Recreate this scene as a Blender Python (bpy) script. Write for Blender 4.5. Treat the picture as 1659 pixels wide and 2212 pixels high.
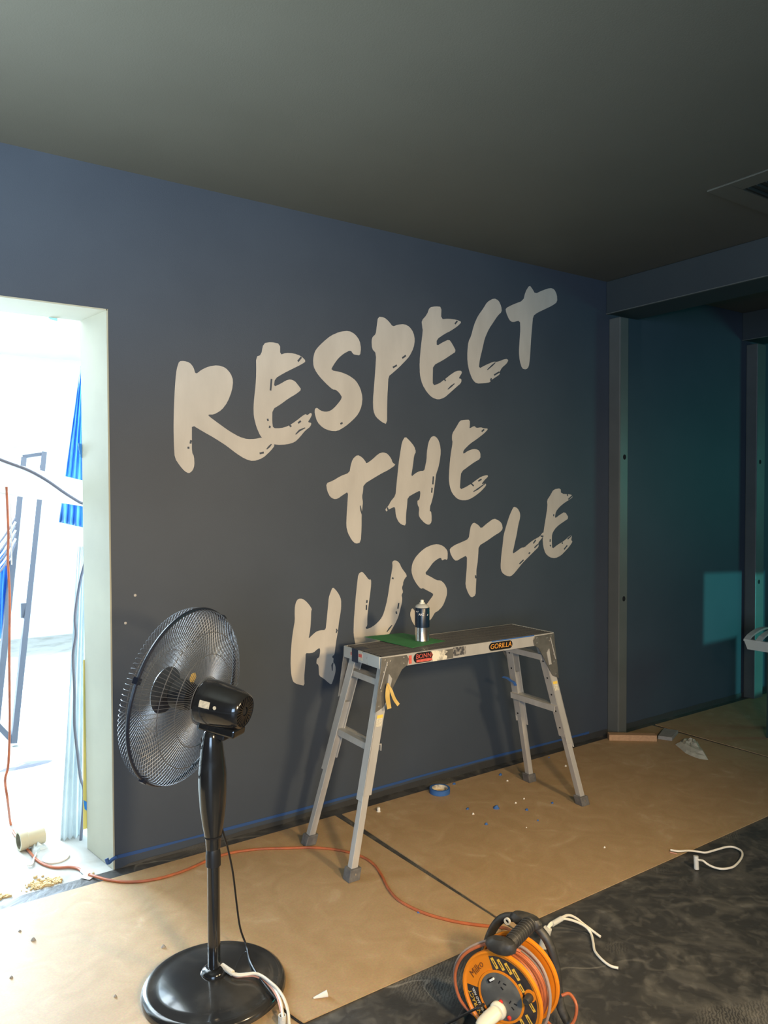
import bpy, bmesh, math, random
from math import sin, cos, pi, radians
from mathutils import Vector, Matrix, noise

for o in list(bpy.data.objects):
    bpy.data.objects.remove(o, do_unlink=True)
S = bpy.context.scene
COL = S.collection

# ------------------------------------------------------------------ camera
IW, IH = 1659.0, 2212.0
YAW, PITCH, ROLL, FPX, CAMH = 0.60186, -0.026357, -0.0031714, 1661.0, 1.5
_f = Vector((sin(YAW) * cos(PITCH), cos(YAW) * cos(PITCH), sin(PITCH)))
_r = Vector((cos(YAW), -sin(YAW), 0))
_u = _r.cross(_f)
_r, _u = cos(ROLL) * _r + sin(ROLL) * _u, -sin(ROLL) * _r + cos(ROLL) * _u
CAM = Vector((0, 0, CAMH))
cd = bpy.data.cameras.new('camera'); cam = bpy.data.objects.new('camera', cd); COL.objects.link(cam)
cd.sensor_fit = 'HORIZONTAL'; cd.sensor_width = 36.0; cd.lens = 36.0 * FPX / IW
cd.clip_start = 0.05; cd.clip_end = 100
mw = Matrix.Identity(4)
for i in range(3):
    mw[i][0], mw[i][1], mw[i][2], mw[i][3] = _r[i], _u[i], -_f[i], CAM[i]
cam.matrix_world = mw
S.camera = cam

# ------------------------------------------------------------------ view, world, lamps
S.view_settings.view_transform = 'Standard'
S.view_settings.look = 'None'
S.view_settings.gamma = 1.0
S.view_settings.exposure = 0.0
S.view_settings.use_curve_mapping = False
w = bpy.data.worlds.new('world'); S.world = w; w.use_nodes = True
w.node_tree.nodes['Background'].inputs[0].default_value = (0.55, 0.7, 1.0, 1)
w.node_tree.nodes['Background'].inputs[1].default_value = 0.02

WARM = (1.0, 0.74, 0.42)

def aim(o, target):
    d = Vector(target) - o.location
    o.rotation_euler = d.to_track_quat('-Z', 'Y').to_euler()

def spot(name, loc, target, power, color, size, blend, radius):
    l = bpy.data.lights.new(name, 'SPOT'); l.energy = power; l.color = color
    l.spot_size = radians(size); l.spot_blend = blend; l.shadow_soft_size = radius
    o = bpy.data.objects.new(name, l); COL.objects.link(o); o.location = loc; aim(o, target); return o

def area(name, loc, target, power, color, sx, sy):
    l = bpy.data.lights.new(name, 'AREA'); l.energy = power; l.color = color
    l.shape = 'RECTANGLE'; l.size = sx; l.size_y = sy
    o = bpy.data.objects.new(name, l); COL.objects.link(o); o.location = loc; aim(o, target); return o

# two warm work lamps standing to the right of the photographer
spot('work_lamp_light', (2.06, -0.05, 1.75), (1.9, 2.7, 0.70), 165, WARM, 100, 1.0, 0.11)
spot('work_lamp_light.001', (0.93, -0.05, 1.50), (1.25, 2.4, 0.45), 200, WARM, 108, 1.0, 0.10)
# cool daylight from beyond the doorway, plus an added fill under that room's ceiling
area('daylight_beyond_door', (0.05, 7.2, 1.75), (0.35, 1.5, 0.2), 640, (0.64, 0.83, 1.0), 1.3, 1.9)
area('beyond_room_fill', (0.2, 4.7, 2.75), (0.2, 4.5, 0), 75, (0.88, 0.96, 1.0), 2.0, 1.8)
# added cool fill for the wall, from behind the photographer
area('cool_wall_fill', (-2.6, -3.2, 1.6), (1.0, 3.0, 2.2), 190, (0.50, 0.72, 1.0), 2.4, 1.8)
# added fill spot, out of view, that brightens the left of the ceiling
spot('ceiling_fill_spot', (-0.60, 1.45, 1.50), (-0.1, 1.75, 2.77), 300, (0.84, 0.95, 1.0), 128, 0.75, 0.05)
# added dim teal fill for the wall in the bay beyond the beam
area('teal_bay_fill', (7.4, 0.6, 1.6), (5.2, 3.1, 1.4), 16, (0.10, 0.75, 0.62), 0.8, 0.8)

# added unseen spot, masked to a teal wall patch; cut corner stands for shadow
pj = spot('teal_patch_spot', (6.3, 0.5, 0.62), (5.2, 3.1, 0.48), 230, (0.09, 0.66, 0.62), 40, 0.1, 0.01)
pl_ = pj.data; pl_.use_nodes = True; nt = pl_.node_tree; em = nt.nodes['Emission']
tc = nt.nodes.new('ShaderNodeTexCoord'); sep = nt.nodes.new('ShaderNodeSeparateXYZ'); nt.links.new(tc.outputs['Normal'], sep.inputs[0])
def _m(op, a, b=None, clamp=False):
    n = nt.nodes.new('ShaderNodeMath'); n.operation = op; n.use_clamp = clamp
    for i, v in enumerate((a, b)):
        if v is None: continue
        if isinstance(v, (int, float)): n.inputs[i].default_value = v
        else: nt.links.new(v, n.inputs[i])
    return n.outputs[0]
az = _m('ABSOLUTE', sep.outputs['Z']); U = _m('DIVIDE', sep.outputs['X'], az); V = _m('DIVIDE', sep.outputs['Y'], az)
def _edge(x, e, sgn, soft=0.012): return _m('ADD', _m('MULTIPLY', _m('SUBTRACT', x, e), sgn / soft), 0.5, True)
def _rect(u0, u1, v0, v1): return _m('MULTIPLY', _m('MULTIPLY', _edge(U, u0, 1), _edge(U, u1, -1)), _m('MULTIPLY', _edge(V, v0, 1), _edge(V, v1, -1)))
GOBO = [(-0.125, 0.125, -0.01, 0.155), (0.0, 0.125, -0.165, 0.0)]
tot = _m('MAXIMUM', _rect(*GOBO[0]), _rect(*GOBO[1]))
nt.links.new(tot, em.inputs['Strength'])

# ------------------------------------------------------------------ pixel -> place helpers
def ray(x, y): return _f + _r * ((x - IW / 2) / FPX) - _u * ((y - IH / 2) / FPX)
def onz(x, y, z=0.0):
    d = ray(x, y); return CAM + d * ((z - CAMH) / d.z)
def ony(x, y, Y):
    d = ray(x, y); return CAM + d * (Y / d.y)
def onx(x, y, X):
    d = ray(x, y); return CAM + d * (X / d.x)
def atd(x, y, depth): return CAM + ray(x, y) * depth

# ------------------------------------------------------------------ materials
MATS = {}
def mat(name, color, rough=0.6, metal=0.0, c2=None, scale=8.0, bump=0.0, bscale=60.0, contrast=(0.35, 0.65),
        coat=0.0, alpha=1.0, spec=0.5, detail=6.0, stretch=None, rvar=0.0, trans=0.0):
    m = bpy.data.materials.new(name); m.use_nodes = True
    nt = m.node_tree; b = nt.nodes['Principled BSDF']
    b.inputs['Base Color'].default_value = (*color, 1); b.inputs['Roughness'].default_value = rough
    b.inputs['Metallic'].default_value = metal; b.inputs['Specular IOR Level'].default_value = spec
    b.inputs['Coat Weight'].default_value = coat; b.inputs['Coat Roughness'].default_value = 0.08
    b.inputs['Alpha'].default_value = alpha; b.inputs['Transmission Weight'].default_value = trans
    tc = nt.nodes.new('ShaderNodeTexCoord'); src = tc.outputs['Object']
    if stretch:
        mp = nt.nodes.new('ShaderNodeMapping'); mp.inputs['Scale'].default_value = stretch
        nt.links.new(src, mp.inputs['Vector']); src = mp.outputs['Vector']
    if c2 is not None or rvar:
        n = nt.nodes.new('ShaderNodeTexNoise'); n.inputs['Scale'].default_value = scale; n.inputs['Detail'].default_value = detail
        nt.links.new(src, n.inputs['Vector'])
        r = nt.nodes.new('ShaderNodeValToRGB'); r.color_ramp.elements[0].position = contrast[0]; r.color_ramp.elements[1].position = contrast[1]
        r.color_ramp.elements[0].color = (*color, 1); r.color_ramp.elements[1].color = (*(c2 or color), 1)
        nt.links.new(n.outputs['Fac'], r.inputs['Fac']); nt.links.new(r.outputs['Color'], b.inputs['Base Color'])
        if rvar:
            mr = nt.nodes.new('ShaderNodeMapRange'); mr.inputs['From Min'].default_value = 0.3; mr.inputs['From Max'].default_value = 0.7
            mr.inputs['To Min'].default_value = max(0.02, rough - rvar); mr.inputs['To Max'].default_value = min(1, rough + rvar)
            nt.links.new(n.outputs['Fac'], mr.inputs['Value']); nt.links.new(mr.outputs['Result'], b.inputs['Roughness'])
    if bump:
        n2 = nt.nodes.new('ShaderNodeTexNoise'); n2.inputs['Scale'].default_value = bscale; n2.inputs['Detail'].default_value = 4
        nt.links.new(src, n2.inputs['Vector'])
        bp = nt.nodes.new('ShaderNodeBump'); bp.inputs['Strength'].default_value = bump; bp.inputs['Distance'].default_value = 0.004
        nt.links.new(n2.outputs['Fac'], bp.inputs['Height']); nt.links.new(bp.outputs['Normal'], b.inputs['Normal'])
    MATS[name] = m
    return m

mat('wall_paint', (0.056, 0.070, 0.093), 0.55, c2=(0.062, 0.077, 0.101), scale=3.0, bump=0.12, bscale=220, spec=0.35)
mat('ceiling_paint', (0.108, 0.108, 0.088), 0.6, c2=(0.116, 0.116, 0.095), scale=2.0, bump=0.15, bscale=200, spec=0.3)
mat('beam_paint', (0.040, 0.050, 0.055), 0.55, c2=(0.046, 0.056, 0.060), scale=3.0, bump=0.1, bscale=160)
mat('post_paint', (0.120, 0.125, 0.115), 0.4, c2=(0.135, 0.14, 0.13), scale=6)
mat('letter_paint', (0.52, 0.48, 0.425), 0.75, c2=(0.62, 0.575, 0.51), scale=9.0, stretch=(1, 1, 0.35), contrast=(0.3, 0.7), bump=0.06, bscale=180, spec=0.2)
mat('cream_paint', (0.47, 0.455, 0.345), 0.8, c2=(0.42, 0.405, 0.31), scale=3)
mat('white_room', (0.86, 0.87, 0.86), 0.85, c2=(0.80, 0.82, 0.82), scale=1.5)
mat('concrete', (0.48, 0.48, 0.45), 0.85, c2=(0.30, 0.29, 0.255), scale=5.5, contrast=(0.48, 0.75), bump=0.2, bscale=30)
mat('dark_metal', (0.03, 0.035, 0.045), 0.45, 0.6)
mat('alu', (0.60, 0.58, 0.54), 0.42, 0.30, c2=(0.50, 0.48, 0.45), scale=14, rvar=0.1, stretch=(1, 1, 0.3))
mat('alu_deck', (0.15, 0.15, 0.15), 0.5, 0.55, c2=(0.09, 0.09, 0.095), scale=18, stretch=(0.25, 1, 1), bump=0.2, bscale=90)
mat('alu_end', (0.66, 0.68, 0.66), 0.45, 0.5, c2=(0.30, 0.31, 0.31), scale=34, contrast=(0.62, 0.72))
mat('bracket', (0.30, 0.29, 0.27), 0.5, 0.75, c2=(0.21, 0.205, 0.195), scale=20)
mat('rubber_grey', (0.115, 0.11, 0.105), 0.8, c2=(0.17, 0.16, 0.15), scale=40)
mat('rivet', (0.72, 0.70, 0.66), 0.3, 0.9)
mat('hole_black', (0.006, 0.006, 0.008), 0.9)
mat('navy_tape', (0.02, 0.032, 0.06), 0.5)
mat('sticker_black', (0.012, 0.012, 0.014), 0.4)
mat('sticker_orange', (0.85, 0.36, 0.05), 0.5)
mat('sticker_red', (0.72, 0.14, 0.10), 0.5, c2=(0.50, 0.08, 0.07), scale=60)
mat('sticker_yellow', (0.88, 0.60, 0.10), 0.5)
mat('sticker_cream', (0.72, 0.66, 0.52), 0.6, c2=(0.5, 0.46, 0.36), scale=120)
mat('torn_paper', (0.76, 0.70, 0.56), 0.85, c2=(0.30, 0.28, 0.24), scale=45, contrast=(0.5, 0.7))
mat('glue_smear', (0.06, 0.06, 0.065), 0.7, c2=(0.30, 0.28, 0.25), scale=70, contrast=(0.45, 0.6))
mat('black_gloss', (0.010, 0.011, 0.013), 0.16, coat=0.6, c2=(0.018, 0.019, 0.02), scale=6)
mat('black_gloss_dusty', (0.020, 0.020, 0.020), 0.17, coat=0.45, c2=(0.085, 0.08, 0.07), scale=5, contrast=(0.45, 0.85), rvar=0.06)
mat('black_plastic', (0.014, 0.015, 0.018), 0.42)
mat('black_rib', (0.035, 0.034, 0.032), 0.5, c2=(0.10, 0.095, 0.085), scale=30, contrast=(0.5, 0.8))
mat('guard_rim', (0.012, 0.016, 0.030), 0.35)
mat('wire_chrome', (0.13, 0.14, 0.16), 0.45, 0.45)
mat('pink_paint', (0.55, 0.06, 0.50), 0.5)
mat('blue_tape', (0.045, 0.15, 0.42), 0.65, c2=(0.035, 0.12, 0.36), scale=30)
mat('tape_line', (0.030, 0.085, 0.25), 0.65)
mat('blue_tape_bright', (0.03, 0.30, 0.85), 0.6)
mat('can_silver', (0.72, 0.70, 0.66), 0.22, 0.95)
mat('can_navy', (0.008, 0.020, 0.042), 0.3)
mat('can_grey', (0.55, 0.55, 0.50), 0.4)
mat('nozzle_cream', (0.86, 0.85, 0.72), 0.5)
mat('print_white', (0.85, 0.85, 0.83), 0.6)
mat('green_card', (0.035, 0.22, 0.065), 0.7, c2=(0.05, 0.27, 0.09), scale=10)
mat('yellow_tape', (0.58, 0.38, 0.10), 0.7, c2=(0.66, 0.46, 0.15), scale=20)
mat('cord_orange', (0.50, 0.135, 0.045), 0.5, c2=(0.34, 0.10, 0.045), scale=20)
mat('cord_grey', (0.34, 0.26, 0.22), 0.5)
mat('reel_orange', (0.86, 0.26, 0.015), 0.38)
mat('reel_black', (0.028, 0.022, 0.022), 0.5, c2=(0.06, 0.05, 0.045), scale=40)
mat('panel_grey', (0.10, 0.10, 0.095), 0.38, c2=(0.19, 0.185, 0.165), scale=22, contrast=(0.45, 0.75))
mat('label_yellow', (0.85, 0.50, 0.06), 0.55)
mat('red_button', (0.75, 0.05, 0.03), 0.4)
mat('plug_cream', (0.80, 0.76, 0.60), 0.42)
mat('marker_ink', (0.20, 0.055, 0.01), 0.8)
mat('white_cable', (0.84, 0.79, 0.68), 0.45)
mat('pink_cable', (0.62, 0.30, 0.22), 0.5)
mat('terminal_grey', (0.62, 0.62, 0.58), 0.5)
mat('black_cord', (0.012, 0.011, 0.011), 0.45)
mat('dark_grey_cable', (0.16, 0.165, 0.20), 0.5)
mat('frame_grey', (0.085, 0.095, 0.12), 0.5)
mat('pale_grey_cable', (0.55, 0.58, 0.58), 0.5)
mat('pvc', (0.50, 0.44, 0.30), 0.4)
mat('blue_film', (0.06, 0.26, 0.80), 0.3, c2=(0.16, 0.48, 0.95), scale=9, stretch=(6, 1, 0.4))
mat('cyan_film', (0.35, 0.80, 0.92), 0.4)
mat('white_cloth', (0.90, 0.92, 0.92), 0.9)
mat('clear_film', (0.80, 0.88, 0.88), 0.25, c2=(0.68, 0.78, 0.80), scale=5, alpha=0.72)
mat('yellow_strip', (0.90, 0.76, 0.20), 0.7)
mat('wood_batten', (0.55, 0.33, 0.18), 0.7, c2=(0.46, 0.27, 0.15), scale=30, stretch=(0.3, 3, 3))
mat('grey_block', (0.30, 0.29, 0.275), 0.9, c2=(0.24, 0.235, 0.225), scale=60, bump=0.4, bscale=90)
mat('rag', (0.58, 0.57, 0.48), 0.95, c2=(0.46, 0.45, 0.38), scale=20, bump=0.3, bscale=120)
mat('foam_white', (0.82, 0.80, 0.74), 0.8)
mat('sawdust', (0.72, 0.56, 0.30), 0.95, c2=(0.55, 0.40, 0.2), scale=60)
mat('crumb_grey', (0.34, 0.33, 0.32), 0.9)
mat('bench_white', (0.66, 0.68, 0.60), 0.6)
mat('bench_dark', (0.03, 0.06, 0.05), 0.6)
mat('vent_dark', (0.02, 0.024, 0.024), 0.7)

# black polythene: dusty, scuffed, with zig-zag shoe prints
def plastic_mat():
    m = bpy.data.materials.new('black_polythene'); m.use_nodes = True; nt = m.node_tree; b = nt.nodes['Principled BSDF']
    N, L = nt.nodes.new, nt.links.new
    tc = N('ShaderNodeTexCoord')
    def nz(scale, detail, dist=0.0):
        n = N('ShaderNodeTexNoise'); n.inputs['Scale'].default_value = scale; n.inputs['Detail'].default_value = detail
        n.inputs['Distortion'].default_value = dist; L(tc.outputs['Object'], n.inputs['Vector']); return n
    def ramp(a, c):
        r = N('ShaderNodeValToRGB'); r.color_ramp.elements[0].position = a; r.color_ramp.elements[1].position = c
        return r
    a = nz(4.5, 10, 2.2); ra = ramp(0.45, 0.85); L(a.outputs['Fac'], ra.inputs['Fac'])
    c = nz(26, 6, 0.8); rc = ramp(0.5, 0.85); L(c.outputs['Fac'], rc.inputs['Fac'])
    wv = N('ShaderNodeTexWave'); wv.inputs['Scale'].default_value = 34; wv.inputs['Distortion'].default_value = 5.5; wv.inputs['Detail'].default_value = 1.0
    wv.inputs['Detail Scale'].default_value = 2.2
    mp = N('ShaderNodeMapping'); mp.inputs['Rotation'].default_value = (0, 0, 0.9); L(tc.outputs['Object'], mp.inputs['Vector']); L(mp.outputs['Vector'], wv.inputs['Vector'])
    pm = nz(2.3, 1.5); rp = ramp(0.58, 0.64); L(pm.outputs['Fac'], rp.inputs['Fac'])
    wm = N('ShaderNodeMath'); wm.operation = 'MULTIPLY'; L(wv.outputs['Fac'], wm.inputs[0]); L(rp.outputs['Color'], wm.inputs[1])
    s1 = N('ShaderNodeMath'); s1.operation = 'MULTIPLY_ADD'; s1.inputs[1].default_value = 0.45; L(rc.outputs['Color'], s1.inputs[0])
    m0 = N('ShaderNodeMath'); m0.operation = 'MULTIPLY'; m0.inputs[1].default_value = 0.55; L(ra.outputs['Color'], m0.inputs[0]); L(m0.outputs[0], s1.inputs[2])
    s2 = N('ShaderNodeMath'); s2.operation = 'MULTIPLY_ADD'; s2.inputs[1].default_value = 0.45; L(wm.outputs[0], s2.inputs[0]); L(s1.outputs[0], s2.inputs[2])
    # thin pale crease lines
    cn = nz(1.7, 2.5, 0.9); cs = N('ShaderNodeMath'); cs.operation = 'SUBTRACT'; cs.inputs[1].default_value = 0.5; L(cn.outputs['Fac'], cs.inputs[0])
    ca_ = N('ShaderNodeMath'); ca_.operation = 'ABSOLUTE'; L(cs.outputs[0], ca_.inputs[0])
    cr_ = N('ShaderNodeMapRange'); cr_.inputs['From Min'].default_value = 0.0; cr_.inputs['From Max'].default_value = 0.006; cr_.inputs['To Min'].default_value = 0.75; cr_.inputs['To Max'].default_value = 0.0
    L(ca_.outputs[0], cr_.inputs['Value'])
    ck = nz(3.0, 2, 0); ckr = ramp(0.5, 0.62); L(ck.outputs['Fac'], ckr.inputs['Fac'])
    cm = N('ShaderNodeMath'); cm.operation = 'MULTIPLY'; L(cr_.outputs['Result'], cm.inputs[0]); L(ckr.outputs['Color'], cm.inputs[1])
    s3 = N('ShaderNodeMath'); s3.operation = 'ADD'; s3.use_clamp = True; L(cm.outputs[0], s3.inputs[0]); L(s2.outputs[0], s3.inputs[1])
    # dust only settles on faces that look up
    gn = N('ShaderNodeNewGeometry'); sx_ = N('ShaderNodeSeparateXYZ'); L(gn.outputs['Normal'], sx_.inputs[0])
    s2 = N('ShaderNodeMath'); s2.operation = 'MULTIPLY'; s2.use_clamp = True; L(s3.outputs[0], s2.inputs[0]); L(sx_.outputs['Z'], s2.inputs[1])
    mx = N('ShaderNodeMix'); mx.data_type = 'RGBA'; mx.inputs['A'].default_value = (0.050, 0.050, 0.050, 1); mx.inputs['B'].default_value = (0.22, 0.21, 0.185, 1)
    L(s2.outputs[0], mx.inputs['Factor']); L(mx.outputs['Result'], b.inputs['Base Color'])
    rr = N('ShaderNodeMapRange'); rr.inputs['To Min'].default_value = 0.38; rr.inputs['To Max'].default_value = 0.8
    L(s2.outputs[0], rr.inputs['Value']); L(rr.outputs['Result'], b.inputs['Roughness'])
    bp = N('ShaderNodeBump'); bp.inputs['Strength'].default_value = 0.5; bp.inputs['Distance'].default_value = 0.01
    L(a.outputs['Fac'], bp.inputs['Height']); L(bp.outputs['Normal'], b.inputs['Normal'])
    MATS['black_polythene'] = m
plastic_mat()

# fibreboard: tan with faint scuffs and flecks
def board_mat():
    m = bpy.data.materials.new('fibreboard'); m.use_nodes = True; nt = m.node_tree; b = nt.nodes['Principled BSDF']
    N, L = nt.nodes.new, nt.links.new
    tc = N('ShaderNodeTexCoord')
    n1 = N('ShaderNodeTexNoise'); n1.inputs['Scale'].default_value = 7; n1.inputs['Detail'].default_value = 8; n1.inputs['Distortion'].default_value = 1.5; L(tc.outputs['Object'], n1.inputs['Vector'])
    r1 = N('ShaderNodeValToRGB'); e = r1.color_ramp.elements
    e[0].position = 0.35; e[0].color = (0.42, 0.275, 0.135, 1); e[1].position = 0.62; e[1].color = (0.47, 0.315, 0.165, 1)
    e2 = e.new(0.80); e2.color = (0.56, 0.41, 0.25, 1)
    L(n1.outputs['Fac'], r1.inputs['Fac'])
    n2 = N('ShaderNodeTexNoise'); n2.inputs['Scale'].default_value = 160; n2.inputs['Detail'].default_value = 3; L(tc.outputs['Object'], n2.inputs['Vector'])
    mx = N('ShaderNodeMix'); mx.data_type = 'RGBA'; mx.blend_type = 'OVERLAY'; mx.inputs['Factor'].default_value = 0.22
    L(r1.outputs['Color'], mx.inputs['A']); L(n2.outputs['Color'], mx.inputs['B'])
    hs = N('ShaderNodeHueSaturation'); hs.inputs['Saturation'].default_value = 0.95; L(mx.outputs['Result'], hs.inputs['Color'])
    L(hs.outputs['Color'], b.inputs['Base Color']); b.inputs['Roughness'].default_value = 0.55; b.inputs['Specular IOR Level'].default_value = 0.35
    MATS['fibreboard'] = m
board_mat()

# translucent fan blade
def blade_mat():
    m = bpy.data.materials.new('fan_blade'); m.use_nodes = True; nt = m.node_tree; b = nt.nodes['Principled BSDF']
    b.inputs['Base Color'].default_value = (0.20, 0.24, 0.27, 1); b.inputs['Roughness'].default_value = 0.3
    b.inputs['Alpha'].default_value = 0.07
    MATS['fan_blade'] = m
blade_mat()

# ------------------------------------------------------------------ mesh helpers
class MB:
    def __init__(s): s.v = []; s.f = []
    def add(s, vs, fs):
        k = len(s.v); s.v += [Vector(p) for p in vs]; s.f += [tuple(i + k for i in q) for q in fs]; return s
    def box(s, c, d, M=None):
        c = Vector(c); hx, hy, hz = d[0] / 2, d[1] / 2, d[2] / 2
        vs = [Vector((x, y, z)) for x in (-hx, hx) for y in (-hy, hy) for z in (-hz, hz)]
        if M: vs = [M @ p for p in vs]
        return s.add([p + c for p in vs], [(0, 1, 3, 2), (4, 6, 7, 5), (0, 4, 5, 1), (2, 3, 7, 6), (0, 2, 6, 4), (1, 5, 7, 3)])
    def box2(s, a, b):
        a = Vector(a); b = Vector(b); return s.box((a + b) / 2, [abs(b[i] - a[i]) for i in range(3)])
    def hexa(s, p):   # 8 points: bottom loop of 4, top loop of 4
        return s.add(p, [(3, 2, 1, 0), (4, 5, 6, 7), (0, 1, 5, 4), (1, 2, 6, 5), (2, 3, 7, 6), (3, 0, 4, 7)])
    def prism(s, pts, ext):
        pts = [Vector(p) for p in pts]; e = Vector(ext); n = len(pts)
        fs = [tuple(range(n)), tuple(range(2 * n - 1, n - 1, -1))]
        fs += [(i, n + i, n + (i + 1) % n, (i + 1) % n) for i in range(n)]
        return s.add(pts + [p + e for p in pts], fs)
    def tube(s, pts, r, n=8, closed=False, cap=True, flat=1.0):
        pts = [Vector(p) for p in pts]; m = len(pts); rs = r if isinstance(r, (list, tuple)) else [r] * m
        up = None; vs = []
        for i, p in enumerate(pts):
            if closed: t = pts[(i + 1) % m] - pts[i - 1]
            else: t = pts[min(i + 1, m - 1)] - pts[max(i - 1, 0)]
            t.normalize()
            if up is None: up = Vector((0, 0, 1)) if abs(t.z) < 0.9 else Vector((1, 0, 0))
            a = up - t * up.dot(t)
            if a.length < 1e-5: a = t.orthogonal()
            a.normalize(); up = a; b = t.cross(a)
            for k in range(n):
                w_ = 2 * pi * k / n; vs.append(p + a * (rs[i] * cos(w_) * flat) + b * (rs[i] * sin(w_)))
        fs = []
        for i in range(m if closed else m - 1):
            j = (i + 1) % m
            for k in range(n): fs.append((i * n + k, i * n + (k + 1) % n, j * n + (k + 1) % n, j * n + k))
        if cap and not closed:
            fs.append(tuple(range(n - 1, -1, -1))); fs.append(tuple(range((m - 1) * n, m * n)))
        return s.add(vs, fs)
    def lathe(s, prof, n=32, M=None, sx=1.0, sy=1.0, cap=True):
        vs = []; fs = []; m = len(prof)
        for r, z in prof:
            for k in range(n):
                p = Vector((r * sx * cos(2 * pi * k / n), r * sy * sin(2 * pi * k / n), z)); vs.append(M @ p if M else p)
        for i in range(m - 1):
            for k in range(n): fs.append((i * n + k, i * n + (k + 1) % n, (i + 1) * n + (k + 1) % n, (i + 1) * n + k))
        if cap and prof[0][0] > 1e-6: fs.append(tuple(range(n - 1, -1, -1)))
        if cap and prof[-1][0] > 1e-6: fs.append(tuple(range((m - 1) * n, m * n)))
        return s.add(vs, fs)
    def ring(s, ri, ro, z0, z1, n=40, M=None, a0=0.0, a1=2 * pi):
        vs = []; fs = []; full = abs(a1 - a0 - 2 * pi) < 1e-6; m = n if full else n + 1
        for k in range(m):
            a = a0 + (a1 - a0) * k / n
            for r, z in ((ri, z0), (ro, z0), (ro, z1), (ri, z1)):
                p = Vector((r * cos(a), r * sin(a), z)); vs.append(M @ p if M else p)
        for k in range(n):
            j = (k + 1) % m
            for q in range(4): fs.append((k * 4 + q, j * 4 + q, j * 4 + (q + 1) % 4, k * 4 + (q + 1) % 4))
        if not full: fs += [(0, 1, 2, 3), (n * 4 + 3, n * 4 + 2, n * 4 + 1, n * 4)]
        return s.add(vs, fs)
    def build(s, name, material, parent=None, smooth=False, bevel=0.0, loc=None, M=None):
        me = bpy.data.meshes.new(name); me.from_pydata([tuple(p) for p in s.v], [], s.f)
        bm = bmesh.new(); bm.from_mesh(me); bmesh.ops.remove_doubles(bm, verts=bm.verts, dist=1e-6)
        bmesh.ops.recalc_face_normals(bm, faces=bm.faces); bm.to_mesh(me); bm.free()
        me.materials.append(MATS[material])
        if smooth:
            me.shade_smooth()
            if hasattr(me, 'set_sharp_from_angle'): me.set_sharp_from_angle(angle=radians(38))
        o = bpy.data.objects.new(name, me); COL.objects.link(o)
        if parent: o.parent = parent
        if M is not None: o.matrix_local = M
        elif loc is not None: o.location = loc
        if bevel:
            b = o.modifiers.new('bevel', 'BEVEL'); b.width = bevel; b.segments = 2; b.limit_method = 'ANGLE'
        return o

def tag(o, label, cat, group=None):
    o['label'] = label; o['category'] = cat
    if group: o['group'] = group
    return o
def struct(o, label=None):
    o['kind'] = 'structure'
    if label: o['label'] = label
    return o
def thing(name, label, cat, loc=(0, 0, 0), rotz=0.0, group=None):
    e = bpy.data.objects.new(name, None); COL.objects.link(e); e.location = loc; e.rotation_euler = (0, 0, rotz)
    e.empty_display_size = 0.1
    return tag(e, label, cat, group)
def smooth_path(pts, k=8, closed=False):
    P = [Vector(p) for p in pts]; n = len(P); out = []
    for i in range(n if closed else n - 1):
        p0 = P[i - 1] if (i > 0 or closed) else P[0] * 2 - P[1]
        p1, p2 = P[i], P[(i + 1) % n]
        p3 = P[(i + 2) % n] if (i + 2 < n or closed) else P[-1] * 2 - P[-2]
        for j in range(k):
            t = j / k; t2 = t * t; t3 = t2 * t
            out.append(0.5 * (2 * p1 + (p2 - p0) * t + (2 * p0 - 5 * p1 + 4 * p2 - p3) * t2 + (3 * p1 - p0 - 3 * p2 + p3) * t3))
    if not closed: out.append(P[-1])
    return out
def text_mesh(body, size, material, name, parent, M, extrude=0.0004, fn=None, align='CENTER', shear=0.0):
    cu = bpy.data.curves.new('t', 'FONT'); cu.body = body; cu.size = size; cu.extrude = extrude
    cu.align_x = align; cu.align_y = 'CENTER'; cu.shear = shear; cu.resolution_u = 3
    to = bpy.data.objects.new('t', cu); COL.objects.link(to)
    bpy.context.view_layer.update()
    me = bpy.data.meshes.new_from_object(to.evaluated_get(bpy.context.evaluated_depsgraph_get()))
    bpy.data.objects.remove(to, do_unlink=True); bpy.data.curves.remove(cu)
    if fn:
        for v in me.vertices: v.co = fn(v.co)
    me.name = name; me.materials.clear(); me.materials.append(MATS[material])
    o = bpy.data.objects.new(name, me); COL.objects.link(o)
    if parent: o.parent = parent
    o.matrix_local = M
    return o
def frame(o, x, y, z):
    m = Matrix.Identity(4)
    for i in range(3): m[i][0], m[i][1], m[i][2], m[i][3] = x[i], y[i], z[i], o[i]
    return m
random.seed(7)

# ================================================================== SETTING
D = 3.10            # plane of the painted wall
CEIL = 2.766
DX = 0.8245         # right edge of the doorway
DT = 2.216          # top of the doorway
DL = -0.55          # left edge of the doorway
XL, XR, YF = -4.2, 9.0, -4.2
WB = 3.345          # back face of the wall
floor = struct(MB().box2((XL, YF, -0.12), (XR, 9.2, 0)).build('floor', 'concrete'), 'pale dusty concrete floor')
ceiling = struct(MB().box2((XL, YF, CEIL), (XR, WB, CEIL + 0.1)).build('ceiling', 'ceiling_paint'), 'dark grey-green painted ceiling')
wb = MB()
wb.prism([(DX, D, 0), (XR, D, 0), (XR, WB, 0), (DX - 0.040, WB, 0)], (0, 0, CEIL))
wb.box2((DL, D, DT), (DX, WB, CEIL)); wb.box2((XL, D, 0), (DL, WB, CEIL))
wall = struct(wb.build('wall_back', 'wall_paint'), 'dark slate blue painted wall with hand-painted lettering')
struct(MB().box2((XL - 0.12, YF, 0), (XL, WB, CEIL)).build('wall_left', 'wall_paint'))
struct(MB().box2((XR, YF, 0), (XR + 0.12, WB, CEIL)).build('wall_right', 'wall_paint'))
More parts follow.
